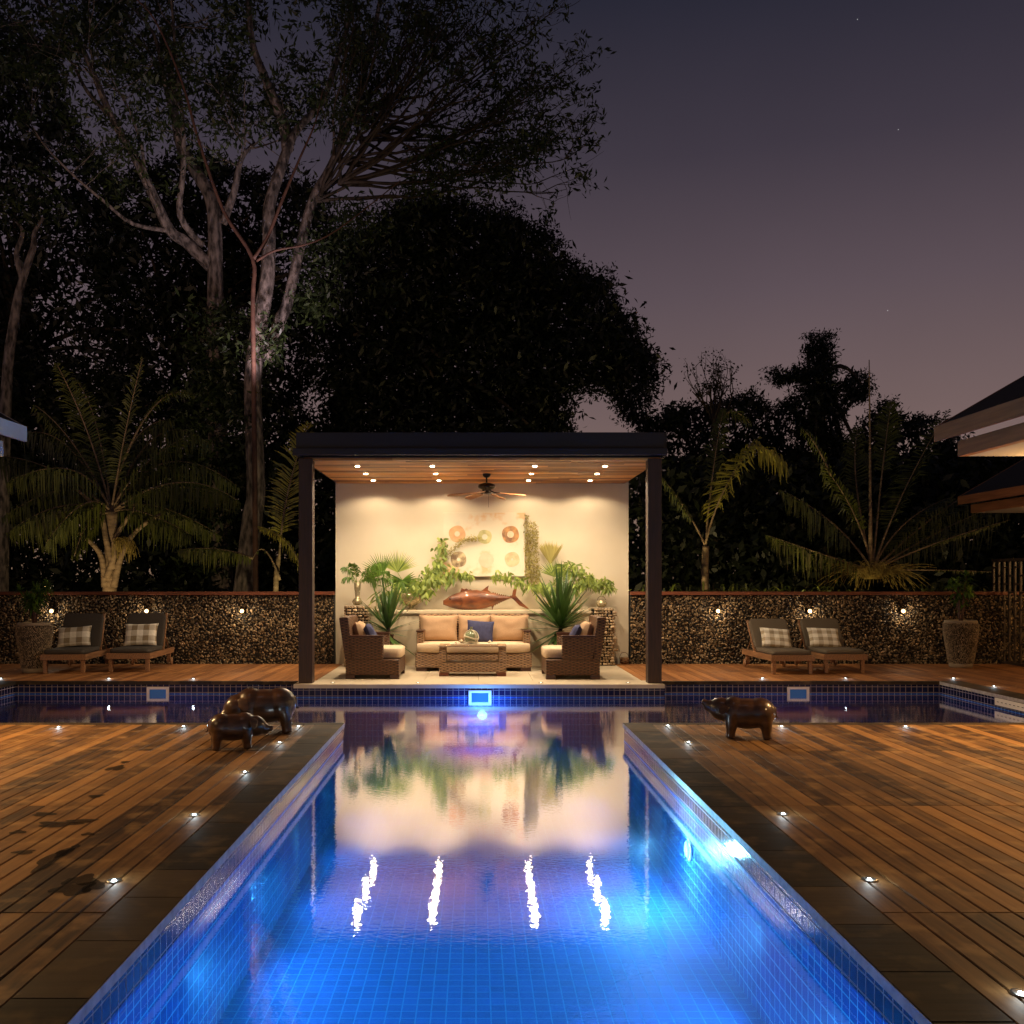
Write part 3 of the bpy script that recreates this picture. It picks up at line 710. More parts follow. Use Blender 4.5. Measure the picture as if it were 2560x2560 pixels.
rp_.tube([(.112 * math.cos(a), .112 * math.sin(a), .09 + .02 * math.sin(2 * a)) for a in [2 * PI * k / 24 for k in range(25)]], .012, 6, cap=False)
rp_.tube([(.10 * math.cos(a), .10 * math.sin(a), .02 + .012 * math.sin(3 * a)) for a in [2 * PI * k / 24 for k in range(25)]], .014, 6, cap=False)
rp_.build('rope', M['rope'], fl)
for i, (x, y, s_, lb) in enumerate(((-.235, 15.12, .05, 'large knobbly seashell left of the rope wrapped bottle on tray'), (-.315, 15.10, .028, 'small seashell near the left end of the tray'), (.22, 15.16, .035, 'small round seashell near the right end of the tray'))):
    mb = MB(); pts = []
    for k in range(36):
        a = k * .45; r_ = s_ * (1 - k / 40); pts.append((r_ * .6 * math.cos(a), r_ * .6 * math.sin(a), k / 36 * s_ * 1.1))
    mb.tube(pts, [s_ * .42 * (1 - k / 40) for k in range(36)], 7)
    o = mb.build('seashell', M['shell'], None, (x, y, .5005 + s_ * .40), rot=(0, R(0), i)); tag(o, lb, 'shell', 'seashells on the tray')
for i, (x0, x1, y, lb) in enumerate(((-.40, -.16, 15.05, 'long white feather shaped shell at left of the table shelf'), (-.14, .13, 15.02, 'pale paddle shaped shell in the middle of the table shelf'))):
    mb = MB(); n = 12
    mb.tube([(x0 + (x1 - x0) * k / n, y, .2165 + .016) for k in range(n + 1)], [.004 + .012 * math.sin(PI * (k / n) ** .7) for k in range(n + 1)], 8)
    tag(mb.build('shell_blade', M['shell']), lb, 'shell', 'long shells on the coffee table shelf')

# ------------------------------------------------------------------ carved fish on the ledge
def fish():
    t = thing('fish_sculpture', 'carved reddish wooden tuna lying on the ledge behind the sofa', 'sculpture', (0, 16.98, .977))
    k = FPX / 16.98
    def q(cx, cy): # photo crop pixel -> local x,z
        return ((1020 + cx * .176 - VX) / k, CAMH + (HY - (1480 + cy * .176)) / k - .977)
    top = [(500, 118), (560, 75), (640, 30), (740, 0), (850, -25), (970, -30), (1100, -12), (1230, 20), (1350, 50), (1440, 68), (1500, 66)]
    bot = [(500, 186), (560, 205), (640, 232), (740, 250), (850, 256), (970, 252), (1100, 232), (1230, 190), (1350, 135), (1440, 95), (1500, 80)]
    vs = []; fs = []; n = 18; S = 33
    for i in range(S):
        f = i / (S - 1) * (len(top) - 1); a = min(int(f), len(top) - 2); w = f - a
        tx, tz = q(*[top[a][j] * (1 - w) + top[a + 1][j] * w for j in (0, 1)]); bx, bz = q(*[bot[a][j] * (1 - w) + bot[a + 1][j] * w for j in (0, 1)])
        cz = (tz + bz) / 2; h = (tz - bz) / 2; d = h * .62 + .006
        for m_ in range(n):
            an = 2 * PI * m_ / n; vs.append((tx, d * math.cos(an), cz + h * math.sin(an)))
    for i in range(S - 1):
        for m_ in range(n): m2 = (m_ + 1) % n; fs.append((i * n + m_, i * n + m2, (i + 1) * n + m2, (i + 1) * n + m_))
    # open mouth: a wedge taken out of the snout
    cz0 = q(500, 150)[1]; mx = q(575, 150)[0]; x0 = q(500, 150)[0]
    for j, v in enumerate(vs):
        if v[0] < mx:
            g = (mx - v[0]) / (mx - x0)
            top_h = q(0, 122)[1]; bot_h = q(0, 184)[1]
            z = v[2]
            if z >= cz0: z = cz0 + (z - cz0) * (1 - .55 * g) + .022 * g
            else: z = cz0 - ((cz0 - z) * (1 - .55 * g)) - .022 * g
            vs[j] = (v[0], v[1] * (1 - .45 * g), z)
    fs.append(tuple(range(n))[::-1])
    MB().add(vs, fs, smooth=True).build('body', M['fish'], t)
    def fin(pts, nm='fin', th=.012, parent=t):
        return MB().prism([q(*p) for p in pts][::-1], 1, -th, th).build(nm, M['fish'], parent, bevel=.003)
    fin([(740, 8), (760, -60), (800, -38), (830, -52), (860, -30), (890, -38), (920, -22), (950, -20), (950, 10)], 'dorsal_fin')
    fin([(1000, 0), (1060, -30), (1110, -70), (1150, -95), (1140, -60), (1135, -30), (1180, 5)], 'dorsal_fin')
    fin([(1180, 180), (1200, 256), (1215, 210), (1240, 170)], 'belly_fin')
    fl_t = []; fl_b = []
    for i in range(9):
        x = 1200 + i * 30; y = 8 + i * 7; fl_t += [(x, y + 6), (x + 8, y - 12), (x + 24, y + 12)]
        yb = 196 - i * 15; fl_b += [(x + 24, yb - 14), (x + 12, yb + 16), (x, yb - 2)][::-1]
    fin(fl_t + [(1460, 80), (1200, 60)], 'finlets', .006); fin(fl_b + [(1460, 80), (1200, 120)], 'finlets', .006)
    fin([(1455, 78), (1480, 40), (1490, -20), (1545, -95), (1560, -80), (1540, -20), (1530, 50), (1600, 130), (1720, 238), (1690, 240), (1580, 190), (1500, 110)], 'tail_fin', .014)
    e = q(598, 95); MB().ell((e[0], -.062, e[1]), (.017, .012, .017)).build('eye', M['dark_wood'], t)
    g = MB(); cx, cz = q(690, 140)
    g.tube([(cx + .03 + .07 * math.cos(a), -.118 + .03 * abs(math.sin(a)) ** 2, cz + .10 * math.sin(a)) for a in [R(-60 + 12 * k) for k in range(11)]], .005, 6)
    g.build('gill', M['dark_wood'], t)
fish()

# ------------------------------------------------------------------ pedestals, vases, basket
def pedestal(x0, x1, y0, y1, ztop, label):
    t = thing('pedestal', label, 'pedestal', ((x0 + x1) / 2, (y0 + y1) / 2, 0), group='stacked driftwood pedestals')
    hx, hy = (x1 - x0) / 2 - .025, (y1 - y0) / 2 - .025
    MB().box(-hx, hx, -hy, hy, .003, ztop - .03).build('core', M['dark'], t)
    mb = MB(); z = .035
    while z < ztop - .02:
        for face in range(3):
            u = -hx if face == 0 else -hy
            lim = hx if face == 0 else hy
            while u < lim:
                r_ = random.uniform(.018, .030); u += r_
                if face == 0: p = (u, -hy, z); q = (u, -hy - .03, z)
                elif face == 1: p = (-hx, u, z); q = (-hx - .03, u, z)
                else: p = (hx, u, z); q = (hx + .03, u, z)
                if random.random() < .28:
                    a = Vector(q); b = a + (Vector((.07, 0, 0)) if face == 0 else Vector((0, .07, 0))); mb.tube([a, b], [r_ * .8, r_ * .7], 7, tone=random.random()); u += .05
                else: mb.tube([p, q], [r_, r_ * .92], 8, tone=random.random())
                u += r_
        z += .050
    mb.build('driftwood_pieces', M['log_end'], t)
    MB().box(-hx - .02, hx + .02, -hy - .02, hy + .02, ztop - .028, ztop).build('top_slab', M['rim'], t, bevel=.008)
pedestal(-2.27, -1.86, 16.42, 16.72, 1.07, 'square pedestal of stacked driftwood at the left with tall glass vase')
pedestal(2.02, 2.42, 16.72, 17.10, 1.02, 'square pedestal of stacked driftwood at the right with small basket jar')
v = MB().lathe([(.03, 0), (.075, .015), (.09, .06), (.075, .10), (.04, .13), (.04, .17), (.055, .30), (.06, .40)], 24)
tag(v.build('glass_vase', M['glass_bronze'], None, (-2.06, 16.57, 1.0705)), 'tall bronze glass vase on the left driftwood pedestal', 'vase')
v = MB().lathe([(.05, 0), (.085, .03), (.10, .07), (.085, .11), (.06, .125), (.065, .135), (.0, .13)], 24)
tg = thing('basket_jar', 'small round wire bound jar on the right driftwood pedestal', 'jar', (2.22, 16.88, 1.0205))
v.build('jar', M['glass_bronze'], tg)
MB().tube([(.07 * math.cos(a), 0, .13 + .07 * math.sin(a)) for a in [PI * k / 12 for k in range(13)]], .005, 6).build('handle', M['dark_wood'], tg)
bw = MB().lathe([(.11, 0), (.10, .012), (.045, .03), (.045, .055), (.10, .08), (.17, .13), (.215, .20), (.225, .27), (.215, .30), (.20, .285), (.0, .24)], 32)
tag(bw.build('bowl_vase', M['glass_bronze'], None, ((1028 - VX) / FPX * 17.0, 17.0, .9765)), 'wide bronze footed bowl on the ledge holding cut foliage', 'vase')
bk = thing('basket', 'small round basket with hoop handle by the right wall base', 'basket', (2.66, 17.12, 0.0))
MB().lathe([(.055, .004), (.08, .02), (.085, .09), (.08, .12), (.0, .11)], 20).build('bowl', M['wicker'], bk)
MB().tube([(.08 * math.cos(a), 0, .11 + .10 * math.sin(a)) for a in [PI * k / 14 for k in range(15)]], .005, 6).build('handle', M['dark_wood'], bk)

# ------------------------------------------------------------------ foliage helpers
def leaves(C, size, aspect=.35, tone=None, droop=0., rng=RNG, updir=None):
    """diamond leaves at points C (N,3); returns V,F,tone"""
    n = len(C)
    d = rng.normal(size=(n, 3)); d[:, 2] -= droop
    if updir is not None: d = d * .55 + updir
    d /= np.linalg.norm(d, axis=1, keepdims=True) + 1e-9
    r = rng.normal(size=(n, 3)); w = np.cross(d, r); w /= np.linalg.norm(w, axis=1, keepdims=True) + 1e-9
    L = (size * rng.uniform(.6, 1.3, n))[:, None]; Wd = L * aspect * .5
    nrm = np.cross(d, w)
    V = np.stack([C, C + d * L * .5 + w * Wd + nrm * L * .06, C + d * L, C + d * L * .5 - w * Wd + nrm * L * .06], 1).reshape(-1, 3)
    F = np.arange(n * 4).reshape(-1, 4)
    tn = rng.uniform(0, 1, n) if tone is None else tone
    return V, F, np.repeat(tn, 4)
def clump_points(centres, per, rad, rng=RNG, flat=.7):
    c = np.repeat(np.asarray(centres, float), per, axis=0)
    o = rng.normal(size=c.shape) * rad; o[:, 2] *= flat
    return c + o
def pix_region(poly, n, Y0, Y1, rng=RNG, gap=None, gscale=.9, gth=-.05, inner=None):
    """random world points whose picture position lies in polygon; depth Y0..Y1; noise leaves gaps"""
    poly = np.array(poly, float); lo = poly.min(0); hi = poly.max(0); res = []
    tot = 0
    while tot < n:
        x = rng.uniform(lo[0], hi[0], n * 2); y = rng.uniform(lo[1], hi[1], n * 2); Y = rng.uniform(Y0, Y1, n * 2)
        k = pip(x, y, poly); x, y, Y = x[k], y[k], Y[k]
        w = np.stack([(x - VX) / FPX * Y, Y, CAMH + (HY - y) / FPX * Y], 1)
        if gap:
            keep = np.array([mnoise.noise(Vector(p) * gscale) > gth for p in w]); w = w[keep]
        res.append(w); tot += len(w)
    return np.concatenate(res)[:n]
def bez(a, b, c, n=10):
    a, b, c = Vector(a), Vector(b), Vector(c)
    return [(a * (1 - t) ** 2 + b * 2 * t * (1 - t) + c * t * t) for t in [i / n for i in range(n + 1)]]
def frond(mb_r, acc, pts, width, nleaf=46, lw=.03, droop=.5, r0=.02, start=.18, side=None, asym=1.0, tonebase=.5, fold=.2):
    """rachis tube into mb_r, leaflets into acc (list of V,F,tone)"""
    pts = [Vector(p) for p in pts]; n = len(pts)
    mb_r.tube(pts, [r0 * (1 - .8 * i / (n - 1)) for i in range(n)], 6)
    V = []; tn = []
    for k in range(nleaf):
        t = start + (1 - start) * k / (nleaf - 1); f = t * (n - 1); a = min(int(f), n - 2); w = f - a
        p = pts[a].lerp(pts[a + 1], w); d = (pts[a + 1] - pts[a]).normalized()
        sd = d.cross(Vector((0, 0, 1)));
        if sd.length < .2: sd = d.cross(Vector((0, 1, 0)))
        sd.normalize()
        if side is not None: sd = (sd * (1 - side[1]) + Vector(side[0]) * side[1]).normalized()
        nn = sd.cross(d).normalized()
        s = (t - start) / (1 - start)
        L0 = width * (math.sin(PI * min(1, s * .86 + .12)) ** .6) * random.uniform(.75, 1.2)
        dj = droop * random.uniform(.7, 1.3)
        for sg in (-1, 1):
            if random.random() < .07: continue
            L = L0 * (asym if sg > 0 else 1)
            dr = (sd * sg * 1.0 + d * (.55 + .5 * s) + nn * fold).normalized()
            dr = (dr + Vector([random.gauss(0, .10) for _ in range(3)])).normalized()
            q1 = p + dr * L * .5 + Vector((0, 0, -dj * L * .18)); q2 = p + dr * L * max(.25, 1 - .45 * dj) + Vector((0, 0, -dj * L * .80))
            wv_ = d * lw * .5
            V += [p - wv_ * .4, p + wv_ * .4, q1 + wv_, q1 - wv_, q1 - wv_, q1 + wv_, q2 + wv_ * .12, q2 - wv_ * .12]
            tt = min(1, max(0, tonebase + random.uniform(-.3, .3))); tn += [tt] * 8
    F = np.arange(len(V)).reshape(-1, 4)
    acc.append((np.array([tuple(v) for v in V]), F, np.array(tn)))
def join(acc):
    o = 0; Vs = []; Fs = []; Ts = []
    for V, F, T in acc: Vs.append(V); Fs.append(F + o); Ts.append(T); o += len(V)
    return np.concatenate(Vs), np.concatenate(Fs), np.concatenate(Ts)
def blade_leaf(acc, p0, d, L, w, droop=.1, tone=.5, seg=4, nrm=None):
    """long sword leaf made of quads"""
    d = Vector(d).normalized(); sd = d.cross(Vector((0, 0, 1)) if nrm is None else nrm)
    if sd.length < .1: sd = Vector((1, 0, 0))
    sd.normalize(); V = []; pr = None
    for i in range(seg + 1):
        s = i / seg; p = Vector(p0) + d * L * s + Vector((0, 0, -droop * L * s * s)); ww = w * (math.sin(PI * min(.98, s * .75 + .25)) if s < 1 else 0.02)
        cur = (p - sd * ww / 2, p + sd * ww / 2)
        if pr: V += [pr[0], pr[1], cur[1], cur[0]]
        pr = cur
    acc.append((np.array([tuple(v) for v in V]), np.arange(len(V)).reshape(-1, 4), np.full(len(V), tone)))

# ------------------------------------------------------------------ yuccas
def yucca(loc, pot_h, pot_r, L, nl, label, stem=.30, seed=1):
    random.seed(seed); t = thing('yucca_plant', label, 'potted plant', loc, group='yuccas beside the sofa')
    MB().lathe([(pot_r * .8, .004), (pot_r, pot_h * .5), (pot_r, pot_h - .03), (pot_r * 1.1, pot_h - .02), (pot_r * 1.1, pot_h), (pot_r * .9, pot_h), (0, pot_h - .03)], 24).build('pot', M['wicker_dark'], t)
    MB().tube([(0, 0, pot_h - .05), (.01, 0, pot_h + stem * .5), (0, 0, pot_h + stem)], [.035, .03, .03], 8).build('trunk', M['bark_dark'], t)
    acc = []
    for i in range(nl):
        el = R(random.uniform(-30, 88)) if i > nl * .25 else R(random.uniform(35, 85)); az = random.uniform(0, 2 * PI)
        d = Vector((math.cos(el) * math.cos(az), math.cos(el) * math.sin(az), math.sin(el)))
        zb = pot_h + stem - .05 - (.22 * (1 - (el + .7) / 2.2))
        blade_leaf(acc, (0, 0, zb), d, L * random.uniform(.7, 1.05) * (1 if el > 0 else .8), L * .075, droop=.02 + .05 * (math.cos(el)), tone=random.random(), nrm=Vector((-math.sin(az), math.cos(az), 0)).cross(d))
    V, F, T = join(acc); raw('leaves', V, F, M['leaf_yucca'], t, tone=T)
yucca((-1.50, 16.20, .003), .58, .10, .86, 70, 'spiky yucca in dark woven pot between left armchair and sofa', stem=.22, seed=3)
yucca((1.43, 16.20, .003), .60, .10, 1.02, 105, 'larger spiky yucca in dark woven pot between sofa and right armchair', stem=.26, seed=5)

# ------------------------------------------------------------------ cut foliage on the ledge and pedestals
def K5(cx, cy, Y): return P(1080 + cx * .1656, 1160 + cy * .1656, Y)     # crop of the painting region
def K4(cx, cy, Y): return P(840 + cx * .1656, 1240 + cy * .1656, Y)      # crop of the left foliage
def fan(t, base, hub, L, a0, a1, n, mat, w=.02, jit=.04, yspread=.15, name='fan_leaf'):
    acc = []; st_ = MB().tube(bez(base, (Vector(base) + Vector(hub)) / 2 + Vector((0, -.05, 0)), hub, 6), .006, 5)
    for i in range(n):
        a = R(a0 + (a1 - a0) * i / (n - 1)); d = Vector((math.cos(a), random.uniform(-yspread, yspread), math.sin(a)))
        blade_leaf(acc, hub, d, L * random.uniform(1 - jit * 3, 1 + jit), w, droop=.03, tone=random.random(), nrm=Vector((0, 1, 0)))
    V, F, T = join(acc); o = raw(name, V, F, mat, t, tone=T); st_.build('stalk', M['leaf_arr'], o); return o
def spray(t, path, nl, L, w, mat, droop=1.0, rad=.05, name='leaf_spray'):
    nl = int(nl * 1.6); L *= 1.2; w *= 1.15
    acc = []; path = [Vector(p) for p in path]
    stem = MB().tube(path, .004, 5)
    for i in range(nl):
        f = random.random() * (len(path) - 1); a = min(int(f), len(path) - 2); p = path[a].lerp(path[a + 1], f - a)
        p = p + Vector([random.gauss(0, rad) for _ in range(3)])
        d = Vector((random.gauss(0, .5), random.gauss(0, .35), -droop * random.uniform(.2, 1.2) + random.gauss(0, .3)))
        blade_leaf(acc, p, d, L * random.uniform(.6, 1.2), w * random.uniform(.7, 1.2), droop=.15, tone=random.random(), seg=3, nrm=Vector((random.gauss(0, .4), 1, random.gauss(0, .4))))
    V, F, T = join(acc); o = raw(name, V, F, mat, t, tone=T); stem.build('stem', M['leaf_arr'], o); return o
random.seed(11)
YA = 17.0
L1 = thing('foliage_arrangement', 'arrangement of palm and leafy sprays spilling from the bronze bowl on ledge', 'foliage', (0, 0, 0), group='cut foliage displays')
bowl = Vector(((1028 - VX) / FPX * 17.0, 17.0, 1.24))
fan(L1, bowl, K4(930, 1150, YA - .05), .42, 20, 155, 30, M['leaf_arr'], w=.018)
fan(L1, bowl, K4(700, 1180, YA - .1), .42, 60, 200, 24, M['leaf_bright'], w=.022)
fan(L1, bowl, K4(1000, 1280, YA - .15), .30, 150, 400, 26, M['leaf_bright'], w=.03, yspread=.5)
spray(L1, [bowl, K4(1250, 1250, YA), K4(1500, 1050, YA), K4(1620, 850, YA + .1), K4(1600, 720, YA + .15)], 85, .10, .038, M['leaf_arr'], rad=.055)
spray(L1, [bowl, K4(1300, 1350, YA - .1), K4(1500, 1250, YA - .1), K4(1750, 1240, YA)], 110, .11, .042, M['leaf_arr'], rad=.06)
spray(L1, [bowl, K4(1150, 1350, YA - .15), K4(1400, 1450, YA - .18)], 80, .11, .045, M['leaf_arr'], rad=.06)
spray(L1, [K4(1500, 1100, YA), K5(150, 1550, YA), K5(400, 1650, YA), K5(600, 1680, YA - .05)], 90, .10, .032, M['leaf_arr'], rad=.04)
spray(L1, [bowl, K4(900, 1400, YA - .2), K4(700, 1500, YA - .3), K4(640, 1600, YA - .3)], 70, .15, .022, M['leaf_arr'], rad=.07)
L2 = thing('foliage_arrangement', 'dark drooping palm leaves standing in the tall vase on the left pedestal', 'foliage', (0, 0, 0), group='cut foliage displays')
vb = Vector((-2.06, 16.57, 1.42))
for tgt, wd in (((130, 1080), .16), ((240, 1030), .14), ((650, 1020), .24), ((760, 1130), .22), ((560, 1290), .20), ((130, 1250), .14), ((850, 1260), .18)):
    tip = K4(tgt[0], tgt[1], 16.5 + random.uniform(-.15, .2)); mid = (vb + tip) / 2 + Vector((0, -.03, .14))
    mr = MB(); acc = []; frond(mr, acc, bez(vb, mid, tip, 8), wd * 1.5, nleaf=26, lw=.026, droop=.7, r0=.008, start=.25)
    V, F, T = join(acc); o = raw('palm_leaf', V, F, M['leaf_bright'], L2, tone=T); mr.build('rib', M['leaf_arr'], o)
L3 = thing('foliage_arrangement', 'pale fan palm leaf and drooping sprays on the ledge behind the larger yucca', 'foliage', (0, 0, 0), group='cut foliage displays')
rb = P(1395, 1515, 17.05)
tag(MB().lathe([(.07, 0), (.10, .05), (.10, .12), (.06, .20), (.07, .22), (.0, .21)], 24).build('vase', M['glass_bronze'], None, (rb.x, 17.05, .9765)), 'bronze vase on the ledge hidden behind the larger yucca', 'vase')
fan(L3, rb, K5(1790, 1500, YA + .1), .42, 55, 125, 26, M['leaf_dry'], w=.035)
fan(L3, rb, K5(1850, 1700, YA), .34, 20, 160, 24, M['leaf_arr'], w=.022)
def K3(cx, cy, Y): return P(1320 + cx * .176, 1380 + cy * .176, Y)
spray(L3, [rb, K3(560, 300, YA), K3(680, 250, YA), K3(800, 330, YA), K3(900, 400, YA)], 110, .11, .03, M['leaf_arr'], rad=.05)
spray(L3, [rb, K3(700, 430, YA - .1), K3(900, 440, YA - .1), K3(1100, 440, YA - .1), K3(1160, 480, YA - .1)], 150, .12, .028, M['leaf_arr'], rad=.045)
spray(L3, [rb, K3(300, 500, YA), K3(150, 500, YA), K5(1380, 1800, YA), K5(1150, 1700, YA - .05), K5(950, 1680, YA - .05)], 140, .10, .030, M['leaf_arr'], rad=.05)
spray(L3, [rb, K3(450, 250, YA), K3(600, 160, YA + .05)], 60, .13, .026, M['leaf_arr'], rad=.05, droop=.2)
vn = thing('trailing_vine', 'fine dry trailing vine climbing across the lower left of the painting', 'vine', (0, 0, 0))
C = []
for a, b in (((100, 1500), (320, 1300)), ((320, 1300), (450, 1160)), ((450, 1160), (600, 1120)), ((600, 1120), (730, 1130)), ((150, 1180), (160, 1380))):
    for k in range(10): C.append(tuple(K5(a[0] + (b[0] - a[0]) * k / 10, a[1] + (b[1] - a[1]) * k / 10, 17.12)))
V, F, T = leaves(clump_points(C, 15, .032), .032, .5); raw('leaves', V, F, M['leaf_dry'], vn, tone=T)
MB().tube([K5(100, 1500, 17.15), K5(320, 1300, 17.15), K5(450, 1160, 17.15), K5(730, 1130, 17.15)], .003, 5).build('stem', M['twig'], vn)
hv = thing('hanging_vine', 'tall ragged strip of creeper hanging down the wall right of the painting', 'vine', (0, 0, 0))
pts = pix_region([(1311, 1285), (1321, 1290), (1325, 1303), (1340, 1305), (1345, 1330), (1345, 1380), (1352, 1430), (1345, 1475), (1322, 1475), (1314, 1430), (1311, 1350)], 1500, 17.1, 17.24)
V, F, T = leaves(pts, .04, .55); raw('leaves', V, F, M['leaf_dry'], hv, tone=T)
MB().tube([P(1313, 1283, 17.24), P(1318, 1350, 17.22), P(1330, 1475, 17.2)], .004, 5).build('stem', M['twig'], hv)

# ------------------------------------------------------------------ stone walls
def stone_wall(name, x0, x1, label):
    t = thing(name, label, 'wall', (0, 0, 0))
    MB().box(x0, x1, 17.235, 17.5, -.05, 1.235).build('core', M['dark'], t)
    MB().box(x0, x1, 17.17, 17.53, 1.237, 1.297).build('cap', M['cap'], t, bevel=.005)
    ico = bmesh.new(); bmesh.ops.create_icosphere(ico, subdivisions=1, radius=1); iv = np.array([v.co[:] for v in ico.verts]); iff = np.array([[v.index for v in f.verts] for f in ico.faces]); ico.free()
    xs_ = np.arange(x0, x1, .038); zs = np.arange(-.01, 1.225, .034)
    X, Z = np.meshgrid(xs_, zs); X = X.ravel(); Z = Z.ravel(); n = len(X)
    X = X + RNG.uniform(-.02, .02, n); Z = Z + RNG.uniform(-.018, .018, n); Y = 17.225 + RNG.uniform(-.02, .012, n)
    sc = RNG.uniform(.012, .029, (n, 3)) * np.array([1.1, .7, 1.0])
    Vv = iv[None] * RNG.uniform(.45, 1.35, (n, 12, 1)) * sc[:, None, :]
    ang = RNG.uniform(0, PI, n); ca, sa = np.cos(ang)[:, None], np.sin(ang)[:, None]
    xx = Vv[:, :, 0] * ca - Vv[:, :, 2] * sa; zz = Vv[:, :, 0] * sa + Vv[:, :, 2] * ca
    Vv = np.stack([xx + X[:, None], Vv[:, :, 1] + Y[:, None], np.clip(zz + Z[:, None], -.03, 1.235)], 2)
    k = (Vv[:, :, 0].min(1) > x0 - .02) & (Vv[:, :, 0].max(1) < x1 + .0)
    Vv = Vv[k]; n = len(Vv)
    F = (iff[None] + (np.arange(n) * 12)[:, None, None]).reshape(-1, 3)
    raw('stone_cladding', Vv.reshape(-1, 3), F, M['stone'], t, tone=np.repeat(RNG.beta(1.1, 2.5, n), 12))
    return t
stone_wall('stone_wall', -12.5, -2.56, 'low dark stone chip wall with red wooden cap left of the pavilion')
stone_wall('stone_wall', 2.79, 10.6, 'low dark stone chip wall with red wooden cap right of the pavilion')
# wall lamps
def make_wall_lamp():
    t = thing('wall_lamp', 'x', 'wall lamp', (0, 17.17, .95), group='small lamps on the stone walls')
    MB().lathe([(.045, 0), (.05, .012), (.03, .02), (0, .02)], 18).build('back_plate', M['black_metal'], t, rot=(R(90), 0, 0))
    MB().ell((0, -.035, .0), (.034, .028, .034)).build('bulb', M['lamp_wall'], t)
    MB().prism([(-.045, .036), (.045, .036), (.045, .044), (-.045, .044)], 1, -.065, -.001).build('hood', M['black_metal'], t)
    return t
wl = make_wall_lamp(); lbs = ['lit wall lamp beside the left planter, leftmost on the stone walls', 'lit wall lamp just above the top of the second lounger', 'lit wall lamp alone on the wall nearest the left pavilion post',
    'lit wall lamp on the right wall nearest the pavilion', 'lit wall lamp above the two right hand loungers', 'lit wall lamp on the right wall nearest the right planter']
for i, px in enumerate((131, 368, 606, 1794, 2023, 2256)):
    x = (px - VX) / FPX * 17.17
    if i == 0: wl['label'] = lbs[0]; wl.location = (x, 17.17, .95)
    else: copy_tree(wl, lbs[i], (x, 17.17, .95))
    lamp('POINT', (x, 17.085, .93), 4.5, WARM, .03)

# ------------------------------------------------------------------ planters
def planter(loc, label, seed):
    t = thing('planter', label, 'planter', loc, group='tall pebble planters'); random.seed(seed)
    prof = [(.185, 0), (.19, .07), (.20, .12), (.225, .30), (.26, .52), (.275, .64), (.272, .74), (.25, .795)]
    MB().lathe([(.17, .07), (.185, .12), (.21, .30), (.245, .52), (.26, .64), (.257, .74), (.235, .775)], 32).build('body', M['dark'], t)
    MB().lathe([(.185, .003), (.19, .06), (.188, .072), (.16, .075)], 32).build('base', M['rim'], t)
    MB().lathe([(.235, .765), (.268, .768), (.262, .80), (.25, .815), (.215, .812), (.21, .76)], 32).build('rim', M['rim'], t)
    mb = []
    ico = bmesh.new(); bmesh.ops.create_icosphere(ico, subdivisions=1, radius=1); iv = np.array([v.co[:] for v in ico.verts]); iff = np.array([[v.index for v in f.verts] for f in ico.faces]); ico.free()
    Vs = []; Fs = []; Ts = []; o = 0; z = .085; row = 0
    while z < .765:
        rr = np.interp(z, [p[1] for p in prof], [p[0] for p in prof]); n = int(2 * PI * rr / .034); row += 1
        for k in range(n):
            a = 2 * PI * (k + .5 * (row % 2) + random.uniform(-.2, .2)) / n
            sx, sy, sz = random.uniform(.014, .021), .014, random.uniform(.008, .012)
            v_ = iv * (sx, sy, sz); tl = random.uniform(-.3, .3); v_ = np.stack([v_[:, 0] * math.cos(tl) - v_[:, 2] * math.sin(tl), v_[:, 1], v_[:, 0] * math.sin(tl) + v_[:, 2] * math.cos(tl)], 1)
            v2 = np.stack([rr * math.cos(a) - v_[:, 0] * math.sin(a) + v_[:, 1] * math.cos(a), rr * math.sin(a) + v_[:, 0] * math.cos(a) + v_[:, 1] * math.sin(a), v_[:, 2] + z], 1)
            Vs.append(v2); Fs.append(iff + o); o += 12; Ts += [random.random()] * 12
        z += .0205
    raw('pebble_cladding', np.concatenate(Vs), np.concatenate(Fs), M['pebble'], t, tone=Ts, smooth=True)
    MB().lathe([(.0, .77), (.22, .775), (.0, .785)], 24).build('soil', M['soil'], t)
pl1 = (-7.22, 15.6, 0); pl2 = (8.36, 16.45, 0)
planter(pl1, 'tall pebble covered planter beside the leftmost lounger', 21)
planter(pl2, 'tall pebble covered planter at the right end near the lattice screen', 22)
def bushy(loc, label, stems, nl, L, w, mat, h, spread, seed, name='potted_shrub'):
    random.seed(seed); t = thing(name, label, 'plant', loc); acc = []; sb = MB()
    for s_ in range(stems):
        az = 2 * PI * s_ / stems + random.uniform(-.5, .5); rr = random.uniform(.3, 1) * spread
        top = Vector((rr * math.cos(az), rr * math.sin(az), h * random.uniform(.55, 1)))
        pth = bez((0.02 * math.cos(az), .02 * math.sin(az), 0), (top.x * .4, top.y * .4, top.z * .7), top, 6); sb.tube(pth, [.012 - .0012 * i for i in range(7)], 6)
        for k in range(nl):
            p = pth[random.choice((3, 4, 5, 6, 6, 6, 6))]; el = R(random.uniform(-35, 80)); a = random.uniform(0, 2 * PI)
            d = Vector((math.cos(el) * math.cos(a), math.cos(el) * math.sin(a), math.sin(el)))
            blade_leaf(acc, p, d, L * random.uniform(.7, 1.2), w, droop=.3, tone=random.random(), seg=3, nrm=Vector((-math.sin(a), math.cos(a), 0)).cross(d))
    V, F, T = join(acc); raw('leaves', V, F, mat, t, tone=T); sb.build('stems', M['twig'], t)
bushy((pl1[0], pl1[1], .78), 'bushy narrow leaved plant growing in the left planter', 11, 60, .20, .026, M['leaf_bright'], .62, .24, 31)
bushy((pl2[0], pl2[1], .78), 'dark leggy shrub with bare stems growing in the right planter', 7, 26, .18, .055, M['leaf_bright'], .80, .26, 32)

